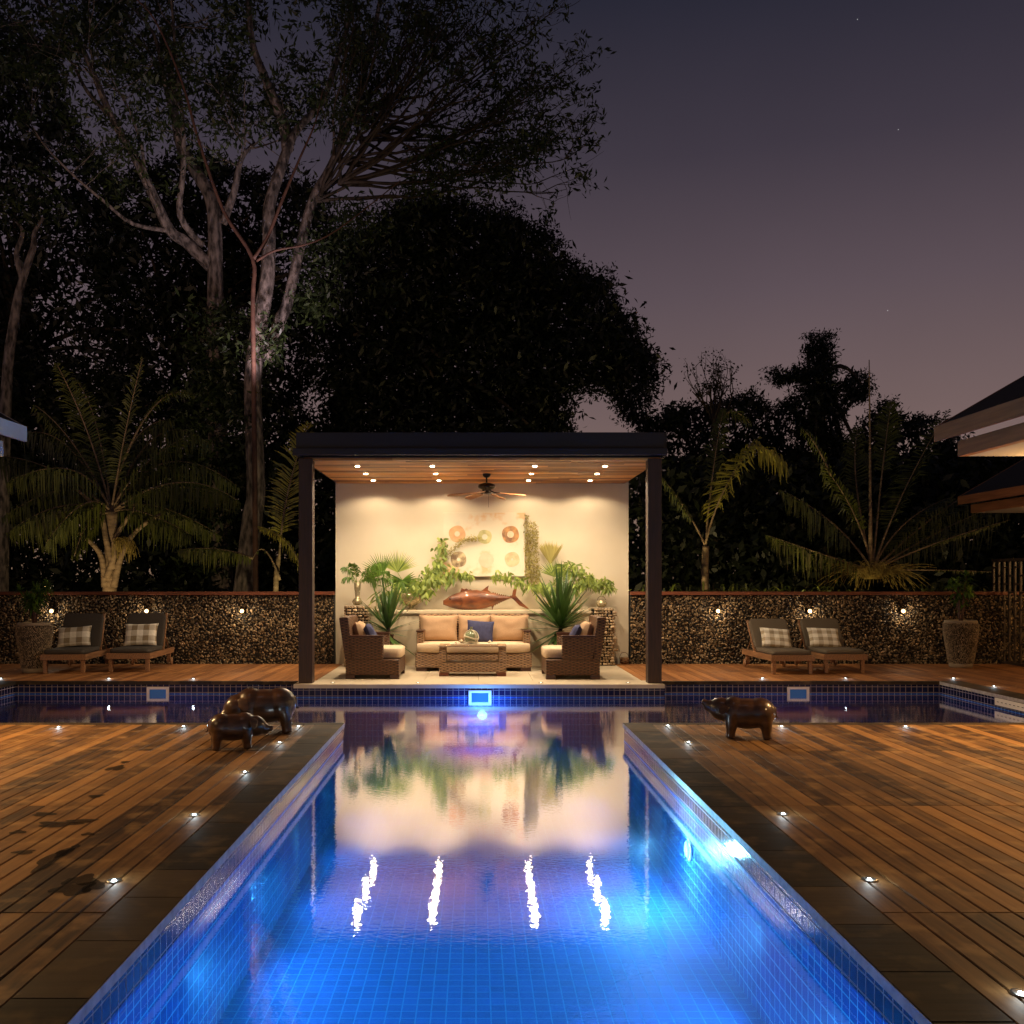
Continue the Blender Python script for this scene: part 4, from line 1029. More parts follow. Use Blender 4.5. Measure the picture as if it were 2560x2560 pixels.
# ------------------------------------------------------------------ loungers
def make_lounger(ang, fab, L=1.50, cl=.62):
    t = thing('sun_lounger', 'x', 'sun lounger', group='wooden sun loungers')
    w = .355
    MB().box(-w, w, 0, .03, .215, .31).build('end_rail', M['teak'], t, bevel=.004)
    for s_ in (-1, 1):
        x0, x1 = (-w, -w + .03) if s_ < 0 else (w - .03, w)
        MB().box(x0, x1, .031, L, .215, .31).build('side_rail', M['teak'], t, bevel=.004)
        xa, xb = (-w + .032, -w + .09) if s_ < 0 else (w - .09, w - .032)
        MB().box(xa, xb, .04, .10, .0035, .30).build('leg', M['teak'], t, bevel=.004)
        lg = MB().box(xa, xb, L - .16, L - .10, .05, .30).build('leg', M['teak'], t, bevel=.004)
        MB().lathe([(.0, -.014), (.062, -.014), (.068, 0), (.062, .014), (.0, .014)], 20).build('wheel', M['teak'], lg, (xa - .018 if s_ < 0 else xb + .018, L - .13, .071), rot=(0, R(90), 0))
    sl = MB(); y = .05
    while y < .95: sl.box(-w + .035, w - .035, y, y + .06, .288, .306); y += .075
    sl.build('seat_slats', M['teak'], t)
    MB().ell((0, .47, .345), (.325, .455, .037), 32, 8, .18).build('seat_cushion', fab, t)
    mt = Matrix.Translation((0, .90, .315)) @ Matrix.Rotation(R(ang), 4, 'X')
    bf = MB()
    for x in (-.33, .295): bf.box(x, x + .035, 0, cl + .04, -.05, -.008, mat=mt)
    for k in range(8): bf.box(-.30, .30, .03 + k * .08, .07 + k * .08, -.035, -.012, mat=mt)
    bf.build('back_frame', M['teak'], t, bevel=.003)
    MB().ell((0, cl / 2 + .02, .035), (.325, cl / 2, .040), 32, 8, .18, mat=mt).build('back_cushion', fab, t)
    MB().tube([mt @ Vector((-.28, cl * .6, -.05)), Vector((-.28, L - .08, .27))], .012, 6).build('prop_bar', M['teak'], t)
    MB().tube([mt @ Vector((.28, cl * .6, -.05)), Vector((.28, L - .08, .27))], .012, 6).build('prop_bar', M['teak'], t)
    return t
la = make_lounger(70, M['grey_fabric'], cl=.62)
la.location = (-6.64, 15.33, 0); la.rotation_euler = (0, 0, R(5)); la['label'] = 'teak lounger with charcoal cushions beside the left planter, leftmost of the four'
copy_tree(la, 'teak lounger with charcoal cushions and upright back under the second wall lamp', (-5.68, 15.57, 0), R(3))
lb_ = make_lounger(52, M['grey_fabric_light'], cl=.60)
lb_.location = (5.05, 15.18, 0); lb_.rotation_euler = (0, 0, R(2)); lb_['label'] = 'teak lounger with brown grey cushions on the right terrace, nearer the pavilion'
copy_tree(lb_, 'teak lounger with brown grey cushions on the right terrace, nearer the right planter', (5.95, 15.35, 0), R(0))
pgr = 'plaid pillows on the loungers'
def lp(x, y, z, rx, ry, rz, w, h, mat, lab, sd):
    o = pillow('throw_pillow', w, h, .12, mat, (x, y, z), (0, 0, 0), lab, 'pillow', group=pgr, seed=sd); o.rotation_euler = Euler((R(rx), R(ry), R(rz)))
lp(-6.77, 16.08, .555, -24, -4, 5, .56, .36, M['plaid0'], 'pale plaid pillow on the leftmost lounger', 10)
lp(-5.73, 16.32, .575, -22, -1, 3, .56, .40, M['plaid0'], 'bright white plaid pillow on the upright lounger under the wall lamp', 11)
lp(5.02, 15.98, .535, -34, 5, 2, .52, .38, M['plaid1'], 'checked pillow on the right terrace lounger nearer the pavilion', 12)
lp(5.88, 16.12, .535, -34, 2, 0, .54, .38, M['plaid1'], 'checked pillow on the right terrace lounger nearer the right planter', 13)

# ------------------------------------------------------------------ pigs (carved statues)
def pig(name_label, loc, rz, S, head=(0, 0), pale=False):
    """faces +X, about 0.72 m long at S=1; head=(yaw,pitch) degrees"""
    t = thing('pig_statue', name_label, 'statue', loc, rz, 'carved pig statues')
    mb = MB(); Z = .235
    mb.ell((0, 0, Z), (.25, .145, .150), 24, 14); mb.ell((-.13, 0, Z + .01), (.145, .15, .150), 20, 12); mb.ell((.12, 0, Z + .015), (.14, .138, .150), 20, 12)
    hm = Matrix.Translation((.19, 0, Z + .01)) @ Matrix.Rotation(R(head[0]), 4, 'Z') @ Matrix.Rotation(R(head[1]), 4, 'Y')
    mb.ell((.05, 0, .01), (.13, .105, .115), 20, 12, mat=hm); mb.ell((.13, 0, .005), (.095, .062, .064), 18, 12, mat=hm)
    mb.tube([hm @ Vector(p) for p in ((.14, 0, .012), (.20, 0, .012), (.245, 0, .018), (.252, 0, .018))], [.05, .036, .033, .036], 14)
    mb.tube([hm @ Vector(p) for p in ((.12, 0, -.035), (.18, 0, -.040), (.218, 0, -.035))], [.036, .022, .012], 12)
    for sx, sy, lean in ((.135, .065, .01), (.135, -.065, .01), (-.165, .068, -.015), (-.165, -.068, -.015)):
        mb.tube([(sx, sy, Z), (sx + lean, sy * 1.08, .12), (sx + lean * 1.4, sy * 1.1, .045), (sx + lean * 2, sy * 1.1, .0)], [.078, .058, .044, .048], 12)
    o = mb.build('body', M['statue'], t)
    rm = o.modifiers.new('remesh', 'REMESH'); rm.mode = 'VOXEL'; rm.voxel_size = .011
    sm = o.modifiers.new('smooth', 'SMOOTH'); sm.factor = .6; sm.iterations = 5; rm.use_smooth_shade = True
    for s_ in (-1, 1):
        e = MB(); b0 = hm @ Vector((.035, s_ * .055, .055))
        q = [hm @ Vector(p) for p in ((.075, s_ * .06, .10), (-.01, s_ * .085, .105), (-.03, s_ * .15, .06), (.02, s_ * .175, -.03), (.08, s_ * .14, -.01))]
        nrm = (q[1] - q[0]).cross(q[2] - q[0]).normalized() * .014
        n = 5; e.add(q + [p + nrm for p in q], [tuple(range(n)), tuple(range(2 * n - 1, n - 1, -1))] + [((i + 1) % n, i, n + i, n + (i + 1) % n) for i in range(n)])
        eo = e.build('ear', M['statue'], t, smooth=True); sb = eo.modifiers.new('sub', 'SUBSURF'); sb.levels = 2; sb.render_levels = 2
        MB().ell(hm @ Vector((.125, s_ * .056, .035)), (.009, .009, .009), 10, 8).build('eye', M['black_metal'], t)
    MB().tube([(-.255 - .005 * k, .018 * math.sin(k * .7), Z + .055 - .012 * k + .02 * math.cos(k * .7)) for k in range(9)], [.014 - .001 * k for k in range(9)], 8).build('tail', M['statue'], t)
    t.scale = (S, S, S)
    return t
pig('large dark polished pig statue facing left behind the small one', (-2.08, 9.40, 0), R(192), 1.12, (25, 28))
pig('small dark polished pig statue facing right in front of the large one', (-2.17, 8.52, 0), R(20), .80, (-8, 14))
pig('dark polished pig statue with raised snout on the right deck', (2.58, 9.10, 0), R(166), .98, (-5, -18))

# ------------------------------------------------------------------ deck lights
def make_deck_light(warm=False, r=.027):
    t = thing('deck_light', 'x', 'deck light', group='round recessed deck lights')
    MB().lathe([(r, .0005), (r + .012, .0005), (r + .010, .006), (r, .007)], 24).build('ring', M['steel'], t)
    MB().lathe([(0, .001), (r - .002, .003), (r * .7, .0065), (0, .0075)], 24).build('lens', M['lamp_deck_warm'] if warm else M['lamp_deck'], t)
    return t
DL = [(146, 1818, 'deck light at the far left edge of the near left deck'), (459, 1817, 'deck light behind the small pig statue near the channel edge'), (746, 1816, 'deck light at the channel corner right of the large pig statue'),
      (699, 1857, 'deck light just right of the small pig statue snout'), (612, 1931, 'left deck light by the pool, first one nearer than the pig statues'), (485.5, 2038, 'left deck light by the pool, second one nearer than the pig statues'),
      (285, 2203, 'left deck light nearest to the viewer beside the wet patch'), (2, 1697, 'deck light at the left frame edge on the far terrace'), (272, 1697, 'far terrace deck light in front of the second lounger'),
      (483, 1697, 'far terrace deck light between loungers and left pavilion post'), (1670, 1815, 'deck light at the channel corner left of the single pig statue'), (1721, 1856, 'deck light in front of the single pig statue head'),
      (1954, 1816.4, 'deck light just right of the single pig statue'), (2264, 1816.4, 'deck light far right along the near edge of the channel'), (1958, 2036, 'right deck light by the pool, farthest of three in the near row'),
      (2173.8, 2200, 'right deck light by the pool, middle of three in the near row'), (2552, 2485, 'right deck light nearest to the viewer at frame edge'), (1905.8, 1696, 'far terrace deck light in front of the right loungers, left one'),
      (2113.8, 1696, 'far terrace deck light in front of the right loungers, right one'), (2383, 1696, 'deck light beyond the right end of the channel'), (2485, 1716, 'deck light on the coping side right of the channel')]
dl = make_deck_light()
for i, (px, py, lb) in enumerate(DL):
    p = G(px, py); p.z = .0
    if i == 0: dl['label'] = lb; dl.location = p
    else: copy_tree(dl, lb, p)
    lamp('POINT', (p.x, p.y, .04), .5, (.80, .95, 1), .02).data.specular_factor = .15
dw = make_deck_light(True, .026)
for i, (px, lb) in enumerate(((832, 'small warm light in the pavilion step nearest the left post'), (1045, 'small warm light in the pavilion step left of the coffee table'), (1352, 'small warm light in the pavilion step below right armchair'), (1570, 'small warm light in the pavilion step nearest the right post'))):
    p = Vector(((px - VX) / FPX * 13.93, 13.93, .003))
    if i == 0: dw['label'] = lb; dw.location = p; dw['group'] = 'lights in the pavilion step'
    else: copy_tree(dw, lb, p)
# ------------------------------------------------------------------ pool fittings
def make_skimmer():
    t = thing('pool_skimmer', 'x', 'skimmer', group='white framed skimmer openings')
    f = MB(); w, z0, z1 = .165, -.31, -.085
    f.box(-w, w, -.018, -.001, z1 - .036, z1); f.box(-w, w, -.018, -.001, z0, z0 + .028)
    f.box(-w, -w + .042, -.018, -.001, z0 + .028, z1 - .036); f.box(w - .042, w, -.018, -.001, z0 + .028, z1 - .036)
    f.build('frame', M['white'], t, bevel=.003)
    MB().box(-w + .042, w - .042, -.006, -.002, z0 + .028, z1 - .036).build('opening', M['skim_glow'], t)
    return t
sk = make_skimmer(); sk['label'] = 'white framed skimmer in the far channel wall below the left loungers'
sk.location = ((395 - VX) / FPX * YF, YF, 0)
copy_tree(sk, 'white framed skimmer in the far channel wall below the right loungers', ((1995 - VX) / FPX * YF, YF, 0))
copy_tree(sk, 'white framed skimmer under the front step of the pavilion', ((1200 - VX) / FPX * YS, YS, 0))
og = thing('overflow_grille', 'white slotted overflow panel in the right end wall of the channel', 'grille', (0, 0, 0))
MB().box(CX1 - .018, CX1 - .001, 11.0, 12.66, -.150, -.055).build('panel', M['white'], og, bevel=.003)
h = MB(); y = 12.58
while y > 11.05: h.box(CX1 - .0195, CX1 - .0182, y - .022, y + .022, -.106, -.098); y -= .095
h.build('slots', M['dark'], og)
def make_pool_light():
    t = thing('pool_light', 'x', 'pool light', group='underwater pool lights')
    MB().lathe([(.0, 0), (.085, .0), (.085, .012), (.07, .02), (0, .022)], 24).build('rim', M['white'], t)
    MB().lathe([(.0, .0225), (.066, .0225), (.045, .035), (0, .040)], 24).build('lens', M['lamp_pool'], t)
    return t
plt = make_pool_light(); plb = ['blue underwater light in the channel wall below the pavilion step', 'bright underwater light in the right wall of the pool lane', 'underwater light in the near end wall of the pool']
for i, (x, y, z, e, tgt) in enumerate(POOL_LIGHTS):
    if i < 2: lamp('POINT', (x, y, z), e, ((.14, .30, 1.0), (.42, .74, 1.0))[i], .05).data.specular_factor = .12
    else: lamp('SPOT', (x, y, z), e, POOLC, .07, target=tgt, angle=172, blend=1.0)
    if x < -1.2 and x > -2: rot = (R(90), 0, R(90)); q = (LX0 + .001, y, z)
    elif 1.2 < x < 2: rot = (R(90), 0, R(-90)); q = (LX1 - .001, y, z)
    elif y < 2: rot = (R(90), 0, R(180)); q = (x, YN + .001, z)
    else: rot = (R(90), 0, 0); q = (x, (YS if abs(x) < 2 else YF) - .001, z)
    o = plt if i == 0 else copy_tree(plt)
    o['label'] = plb[i]; o.location = q; o.rotation_euler = rot

# ------------------------------------------------------------------ houses and screen
def house(sg, X0, Y0, Y1, label, wallx=2.2, wally=1.6, pa='eave', fa='eave', ridge=4.2):
    t = thing('house', label, 'house', (0, 0, 0), group='houses beside the decks')
    def bx(a, b, y0, y1, z0, z1):
        x0, x1 = sorted((sg * a, sg * b)); return MB().box(x0, x1, y0, y1, z0, z1)
    k = math.tan(R(30))
    r_ = MB().prism([(sg * (X0 + .02), 3.05), (sg * (X0 + ridge), 3.05 + k * ridge), (sg * (X0 + 2 * ridge), 3.05), (sg * (X0 + 2 * ridge), 2.95), (sg * (X0 + ridge), 2.95 + k * ridge), (sg * (X0 + .02), 2.95)], 1, Y0, Y1 - .02).build('roof', M['shingle'], t)
    bx(X0 - .012, X0 + .018, Y0, Y1, 2.895, 3.047).build('fascia', M[fa], r_)
    MB().prism([(sg * (X0 + .0), 2.90), (sg * (X0 + .0), 3.045), (sg * (X0 + ridge), 3.045 + k * ridge), (sg * (X0 + ridge), 2.90 + k * ridge)], 1, Y1 - .018, Y1 + .012).build('verge_board', M[fa], r_)
    bx(X0 + .20, X0 + .29, Y0, Y1 - .05, 2.74, 2.893).build('beam', M[pa], t, bevel=.004)
    bx(X0 + .293, X0 + 2 * ridge - .2, Y0, Y1 - .06, 2.742, 2.77).build('soffit', M['soffit'], t)
    bx(X0 + wallx, X0 + 2 * ridge - .4, Y0 + .2, Y1 - wally, -.05, 2.74).build('wall', M['plaster'], t)
    bx(X0 + .2, X0 + .32, 4.5 if Y1 < 12 else Y0 + .5, 4.62 if Y1 < 12 else Y0 + .62, .0, 2.738).build('post', M['post'], t)
house(1, 4.62, -3, 9.60, 'house at right with dark roof and brightly lit cream eave')
house(1, 8.90, 11.2, 17.6, 'farther right house with lower orange lit eave beam', wallx=2.4)
house(-1, 4.53, -3, 9.60, 'house at left with pale painted eave end just in frame', pa='white_paint', fa='white_paint')
scn = thing('lattice_screen', 'dark slotted metal lattice screen behind the right planter', 'screen', (0, 0, 0))
MB().box(9.50, 9.56, 13.5, 17.6, 1.84, 1.89).build('top_rail', M['screen'], scn)
MB().box(9.50, 9.56, 13.5, 17.6, .002, .05).build('bottom_rail', M['screen'], scn)
s = MB(); y = 13.52; i = 0
while y < 17.58:
    s.box(9.515, 9.545, y, y + .045, .051, 1.839)
    z = .22 + (i % 2) * .15
    while z < 1.8: s.box(9.518, 9.542, y + .046, y + .174, z, z + .03); z += .30
    y += .175; i += 1
s.build('slats', M['screen'], scn)

# ------------------------------------------------------------------ trees
def limb(mb, pts, r0, r1, n=8, sub=4, wob=.0):
    """pts: list of (px,py,Y); smooth tapered limb"""
    w = [P(*p) for p in pts]; out_ = []
    m_ = len(w)
    for i in range(m_ - 1):
        a = w[max(i - 1, 0)]; b = w[i]; c = w[i + 1]; d = w[min(i + 2, m_ - 1)]
        for s_ in range(sub):
            t = s_ / sub
            out_.append(.5 * ((2 * b) + (c - a) * t + (2 * a - 5 * b + 4 * c - d) * t * t + (3 * b - a - 3 * c + d) * t ** 3) + Vector([random.gauss(0, wob) for _ in range(3)]))
    out_.append(w[-1]); k = len(out_)
    mb.tube(out_, [r0 + (r1 - r0) * i / (k - 1) for i in range(k)], n)
    return out_
def grow(mb, tips, p, d, L, r, lvl, kids=3, curl=.25, up=.1):
    pts = [p]; dd = d.normalized(); n = 5
    for i in range(n):
        dd = (dd + Vector([random.gauss(0, curl * .5) for _ in range(3)]) + Vector((0, 0, up * .3))).normalized(); pts.append(pts[-1] + dd * L / n)
    mb.tube(pts, [r * (1 - .6 * i / n) for i in range(n + 1)], 5 if lvl < 2 else 4, cap=False)
    if lvl >= 3 or r < .006: tips.append(pts[-1]); tips.append(pts[3]); return
    for k in range(kids):
        q = pts[random.choice((2, 3, 4, 5))]; nd = (dd + Vector([random.gauss(0, .55) for _ in range(3)])).normalized()
        grow(mb, tips, q, nd, L * random.uniform(.5, .75), r * .5, lvl + 1, kids, curl, up)
    tips.append(pts[-1])
def c1(cx, cy, Y): return (cx * .5176, cy * .5176, Y)

# (1) tall pale-barked tree on the left
random.seed(41)
A = thing('tall_tree', 'tall pale barked tree with forking limbs rising left of the pavilion', 'tree', tuple(P(545, 1470, 25) * 1))
A.location = (0, 0, 0); tk = MB(); tips = []
limb(tk, [(560, 1560, 25), (548, 1200, 25), (540, 950, 25), c1(1040, 1500, 25), c1(1040, 1300, 25), c1(1030, 1000, 25), c1(960, 850, 25.1), c1(880, 720, 25.3), c1(850, 600, 25.5), c1(830, 400, 26), c1(790, 150, 26.5)], .29, .07, 12)
for pts, r0, r1 in (
    ([c1(1020, 1290, 25), c1(900, 1170, 24.8), c1(820, 1110, 24.6), c1(720, 900, 24.3), c1(640, 740, 24.1), c1(540, 570, 24), c1(450, 350, 24), c1(370, 180, 24), c1(300, 90, 24), c1(170, 0, 24)], .17, .03),
    ([c1(820, 1115, 24.6), c1(640, 1080, 24), c1(500, 970, 23.6), c1(380, 870, 23.3), c1(230, 720, 23), c1(150, 600, 23)], .06, .012),
    ([c1(980, 1190, 25), c1(870, 1040, 24.6), c1(885, 820, 24.3), c1(880, 560, 24.2), c1(850, 300, 24.2), c1(830, 0, 24)], .10, .03),
    ([c1(830, 1110, 24.6), c1(710, 860, 24), c1(680, 690, 23.8), c1(600, 480, 23.6), c1(540, 420, 23.5)], .06, .015),
    ([c1(1075, 1080, 25), c1(1130, 930, 24.8), c1(1165, 770, 24.8), c1(1230, 690, 25)], .12, .04),
    ([c1(870, 700, 25.3), c1(800, 420, 25.4), c1(740, 160, 25.3), c1(600, 0, 25)], .09, .02),
    ([c1(540, 570, 24), c1(420, 440, 24.3), c1(330, 280, 24.6), c1(180, 190, 25), c1(60, 110, 25)], .06, .012)):
    q = limb(tk, pts, r0, r1, 8)
    for k in range(7):
        i = random.randint(len(q) // 2, len(q) - 1); grow(tk, tips, q[i], Vector((random.gauss(0, 1), random.gauss(0, .8), random.uniform(-.1, 1.2))), random.uniform(1, 2), r1 * .7, 1, 3)
C = np.concatenate([clump_points([tuple(p) for p in tips if random.random() < .5], 20, .20),
                    clump_points(pix_region([(-150, -150), (950, -150), (900, 130), (760, 300), (560, 330), (420, 420), (250, 380), (120, 220), (-150, 120)], 170, 23, 28), 46, .22),
                    clump_points(pix_region([(480, 780), (585, 760), (600, 900), (600, 1150), (590, 1420), (430, 1440), (460, 1100)], 90, 24, 24.9), 44, .24)])
tk.build('trunk', M['bark'], A)
V, F, T = leaves(C, .22, .32, droop=.3); raw('crown', V, F, M['leaf_tree'], A, tone=T)

# (2) second pale tree whose crown fans out to the right
random.seed(42)
A = thing('spreading_tree', 'tall pale barked tree whose crown fans out over the pavilion to the right', 'tree'); tk = MB(); tips = []
limb(tk, [(600, 1560, 23), (630, 1300, 23), (640, 1220, 23), (632, 950, 23), (655, 780, 23), c1(1290, 1350, 23), c1(1300, 1150, 23.2), c1(1300, 1000, 23.4), c1(1350, 830, 23.6), c1(1400, 690, 23.8), c1(1440, 620, 24), c1(1560, 480, 24.3), c1(1640, 250, 24.6), c1(1720, 0, 25)], .26, .05, 12)
limb(tk, [c1(1390, 720, 23.8), c1(1370, 600, 24), c1(1320, 470, 24), c1(1270, 350, 24), c1(1220, 210, 24), c1(1200, 0, 24)], .16, .06, 10)
limb(tk, [(665, 900, 23.2), (700, 800, 23.2), (720, 750, 23.3), (776, 518, 23.6), (828, 414, 23.9), (880, 285, 24.3), (920, 150, 24.6), (960, -50, 25)], .17, .05, 10)
br = MB()
for i in range(52):
    u = i / 43
    hub = random.choice([(790, 500, 23.6), (840, 400, 24), (880, 290, 24.3), (850, 460, 23.9), (900, 350, 24.2)])
    ang = R(-8 + 84 * u + random.uniform(-4, 4)); Lp = random.uniform(380, 640) * (1 - .25 * abs(u - .45))
    tx, ty = 860 + Lp * math.cos(ang) * 1.0, 420 - Lp * math.sin(ang) * .86
    yy = random.uniform(22.3, 27.5)
    mid = ((hub[0] + tx) / 2 + random.uniform(-20, 20), (hub[1] + ty) / 2 + random.uniform(15, 45), (hub[2] + yy) / 2)
    q = limb(br, [hub, mid, (tx, ty, yy)], .045, .010, 6, sub=6, wob=.025)
    for k in range(4):
        j = random.randint(len(q) // 3, len(q) - 1)
        base = q[j]; dirr = (q[min(j + 1, len(q) - 1)] - q[j - 1]).normalized() + Vector((random.gauss(0, .35), random.gauss(0, .35), random.uniform(-.1, .5)))
        tp = []; grow(br, tp, base, dirr, random.uniform(.7, 1.5), .016, 2, 3, .3, .15)
        tips += [p for p in tp]
    tips.append(q[-1])
C = clump_points([tuple(p) for p in tips if random.random() < .42], 15, .13)
C2 = clump_points(pix_region([(760, 560), (1000, 500), (1060, 430), (960, 360), (1200, 380), (1350, 330), (1390, 400), (1250, 440), (1120, 440), (1000, 540), (860, 620), (820, 820), (700, 760)], 60, 22.5, 26), 46, .24)
C3 = clump_points(pix_region([(700, -100), (1350, -120), (1300, 40), (1100, 140), (950, 300), (820, 380), (700, 330), (640, 200)], 22, 22.5, 27), 44, .22)
C4 = clump_points([tuple(P(x, y, 23.5)) for x, y in ((1290, 400), (1310, 430), (1270, 440), (1180, 450), (1120, 440), (1330, 340), (1380, 350), (1220, 490), (1160, 360), (1090, 480))], 60, .22)
tk.build('trunk', M['bark'], A)
br.build('branches', M['bark_dark'], A)
C5 = pix_region([(560, 820), (640, 760), (720, 800), (700, 930), (640, 1000), (590, 1150), (560, 1000)], 900, 22.3, 23.8, gap=True, gscale=1.2, gth=0)
V, F, T = leaves(np.concatenate([C, C2, C3, C4, C5]), .19, .32, droop=.35); raw('crown', V, F, M['leaf_tree'], A, tone=T)

# (3) thin reddish stems in front of the pale trees
random.seed(43)
A = thing('slender_tree', 'slender leaning tree with long reddish stems between the two pale trees', 'tree'); tk = MB()
limb(tk, [(640, 1560, 22), (636, 1100, 22), (632, 760, 22), c1(1220, 1250, 22), c1(1080, 1020, 22), c1(960, 680, 22), c1(880, 400, 22), c1(750, 100, 22), c1(640, -20, 22)], .065, .014, 8)
limb(tk, [c1(1225, 1250, 22), c1(1290, 1150, 22), c1(1370, 950, 21.9), c1(1450, 760, 21.9), c1(1520, 600, 21.9), c1(1560, 430, 22)], .05, .012, 8)
limb(tk, [c1(1240, 1260, 22), c1(1330, 1210, 21.8), c1(1480, 1180, 21.7), c1(1630, 1110, 21.6), c1(1900, 900, 21.6), (1000, 450, 21.6)], .03, .008, 6)
tk.build('trunk', M['twig'], A)
C = clump_points([tuple(P(*c1(x, y, 22))) for x, y in ((1600, 560), (1640, 640), (1700, 600), (1060, 700), (1120, 690), (640, 440), (700, 400), (430, 560), (1640, 1000), (1700, 1050), (1750, 1120), (800, 880), (540, 900), (1850, 1380))], 60, .3)
V, F, T = leaves(C, .2, .3, droop=.6); raw('crown', V, F, M['leaf_tree'], A, tone=T)

# (4) dense dark round tree behind the pavilion
def dense_tree(label, poly, Y0, Y1, n, size, trunk, mat='leaf_dark', gth=-.35, gs=.9, name='dense_tree', r=.3, edge=True, seed=0, aspect=.34, cl=.30, ej=9, er=.17):
    random.seed(seed + 50)
    A = thing(name, label, 'tree'); tk = MB()
    if trunk:
        limb(tk, trunk, r, r * .45, 10)
        top = P(*trunk[-1]); cpts = pix_region(poly, 26, Y0, Y1)
        for c in cpts:
            c = Vector(c); tk.tube(bez(top, (top + c) / 2 + Vector((0, 0, .8)), c, 6), [r * .38 * (1 - .13 * i) for i in range(7)], 5)
    cen = np.array(poly).mean(0); inner = [tuple(cen + (np.array(p) - cen) * .965) for p in poly]
    C = np.concatenate([pix_region(inner, int(n * .6), Y0, Y1, gap=True, gscale=gs, gth=gth), clump_points(pix_region(poly, n // 160, Y0, Y1), 64, cl)])
    acc = [leaves(C, size, aspect, droop=.3)]
    if edge:      # twigs of leaves that break up the outline
        pl = np.array(poly, float); cs = []
        for i in range(len(pl)):
            a, b = pl[i], pl[(i + 1) % len(pl)]; m_ = max(2, int(np.linalg.norm(b - a) / 15))
            for k in range(m_):
                q = a + (b - a) * (k + random.random()) / m_ + np.array([random.gauss(0, ej), random.gauss(0, ej)]); cs.append(tuple(P(q[0], q[1], random.uniform(Y0, Y1))))
        acc.append(leaves(clump_points(cs, 80, er), size * .55, aspect, droop=.3))
    if trunk: tk.build('trunk', M['bark_dark'], A)
    V, F, T = join(acc); raw('crown', V, F, M[mat], A, tone=T); return A
k_ = 1.325
def sc(pl): return [(x * k_, y * k_) for x, y in pl]
dense_tree('dense round dark tree standing directly behind the pavilion roof',
    sc([(640, 815), (600, 700), (640, 560), (655, 450), (720, 395), (800, 375), (880, 385), (960, 405), (1010, 445), (1030, 430), (1040, 470), (1100, 510), (1150, 545), (1175, 600), (1215, 655), (1232, 700), (1225, 745), (1190, 765), (1235, 800), (1240, 830), (1190, 790), (1160, 745), (1120, 720), (1075, 740), (1060, 790), (1065, 830)]),
    25.5, 30.5, 56000, .25, [(900, 1560, 28.5), (890, 1200, 28.5), (850, 1000, 28.5), (1000, 900, 28)], seed=1, r=.4)
# (5)-(8) background trees left
dense_tree('dark leafy tree filling the far left background from top to wall', sc([(-120, 60), (40, 55), (90, 110), (110, 200), (170, 300), (240, 420), (280, 560), (260, 700), (220, 900), (-120, 900)]), 27, 32, 15000, .34,
    [(-40, 1560, 30), (20, 1200, 30), (60, 900, 30)], seed=2, gth=-.12)
dense_tree('dark broad tree behind the tall pale trunk on the left', sc([(200, 360), (330, 300), (470, 330), (600, 360), (640, 480), (600, 640), (560, 760), (330, 780), (220, 640), (180, 480)]), 27, 32, 14000, .32,
    [(420, 1560, 30.5), (430, 1200, 30.5), (440, 900, 30)], seed=3, gth=-.05)
dense_tree('low dark tree behind the left palm', sc([(-120, 700), (80, 680), (240, 720), (350, 760), (420, 900), (400, 1100), (-120, 1100)]), 25, 29, 14000, .30,
    [(150, 1560, 27.5), (160, 1300, 27.5)], seed=4, gth=-.30)
dense_tree('low dark tree between the pale trunks and the pavilion', sc([(380, 800), (480, 740), (540, 760), (600, 810), (700, 830), (760, 1000), (740, 1120), (380, 1120)]), 25, 29, 12000, .28,
    [(650, 1560, 27.5), (660, 1300, 27.5)], seed=5, gth=-.22)
A = thing('crooked_tree', 'small pale crooked tree trunk at the far left edge', 'tree'); tk = MB()
limb(tk, [(5, 1560, 24), (15, 1000, 24), c1(70, 1540, 24), c1(110, 1350, 24), c1(160, 1200, 24), c1(170, 1120, 24), c1(210, 1050, 24)], .16, .04, 8)
limb(tk, [c1(110, 1350, 24), c1(80, 1230, 24), c1(110, 1120, 24), c1(60, 1050, 24)], .09, .03, 8)
tk.build('trunk', M['bark'], A)
V, F, T = leaves(clump_points([tuple(P(*c1(x, y, 24))) for x, y in ((100, 1020), (200, 1000), (30, 1040), (150, 950))], 110, .4), .2, .35); raw('crown', V, F, M['leaf_tree'], A, tone=T)
# right background
dense_tree('dark rounded tree just right of the pavilion roof', sc([(1235, 815), (1255, 780), (1300, 770), (1350, 775), (1400, 745), (1450, 765), (1475, 800), (1500, 860), (1500, 1110), (1240, 1110)]), 25, 28.5, 12000, .24,
    [(1790, 1560, 27), (1800, 1250, 27)], seed=6, gth=-.25, r=.2, cl=.22, ej=7, er=.14)
A = dense_tree('vine smothered tree with two stubby arms against the sky at right', sc([(1505, 860), (1510, 790), (1480, 770), (1490, 745), (1520, 760), (1500, 715), (1460, 722), (1455, 700), (1500, 700), (1530, 690), (1525, 660), (1540, 650), (1525, 632), (1550, 640), (1565, 632), (1560, 655), (1570, 670), (1575, 720), (1600, 735), (1605, 705), (1640, 715), (1635, 750), (1590, 760), (1580, 800), (1600, 860), (1700, 1000), (1500, 1000)]), 23.5, 25, 11000, .17,
    [(2060, 1560, 24.3), (2055, 1250, 24.3), (2050, 950, 24.3)], seed=7, gth=-.5, r=.18, cl=.10, ej=3.5, er=.10)
dense_tree('broad dark tree behind the right palms', sc([(1620, 830), (1640, 790), (1680, 760), (1700, 800), (1745, 790), (1790, 830), (1850, 850), (2000, 860), (2000, 1110), (1480, 1110), (1500, 960), (1580, 850)]), 25, 29, 16000, .26,
    [(2280, 1560, 27), (2290, 1250, 27)], seed=8, gth=-.25, r=.25, cl=.22, ej=7, er=.14)
random.seed(77)
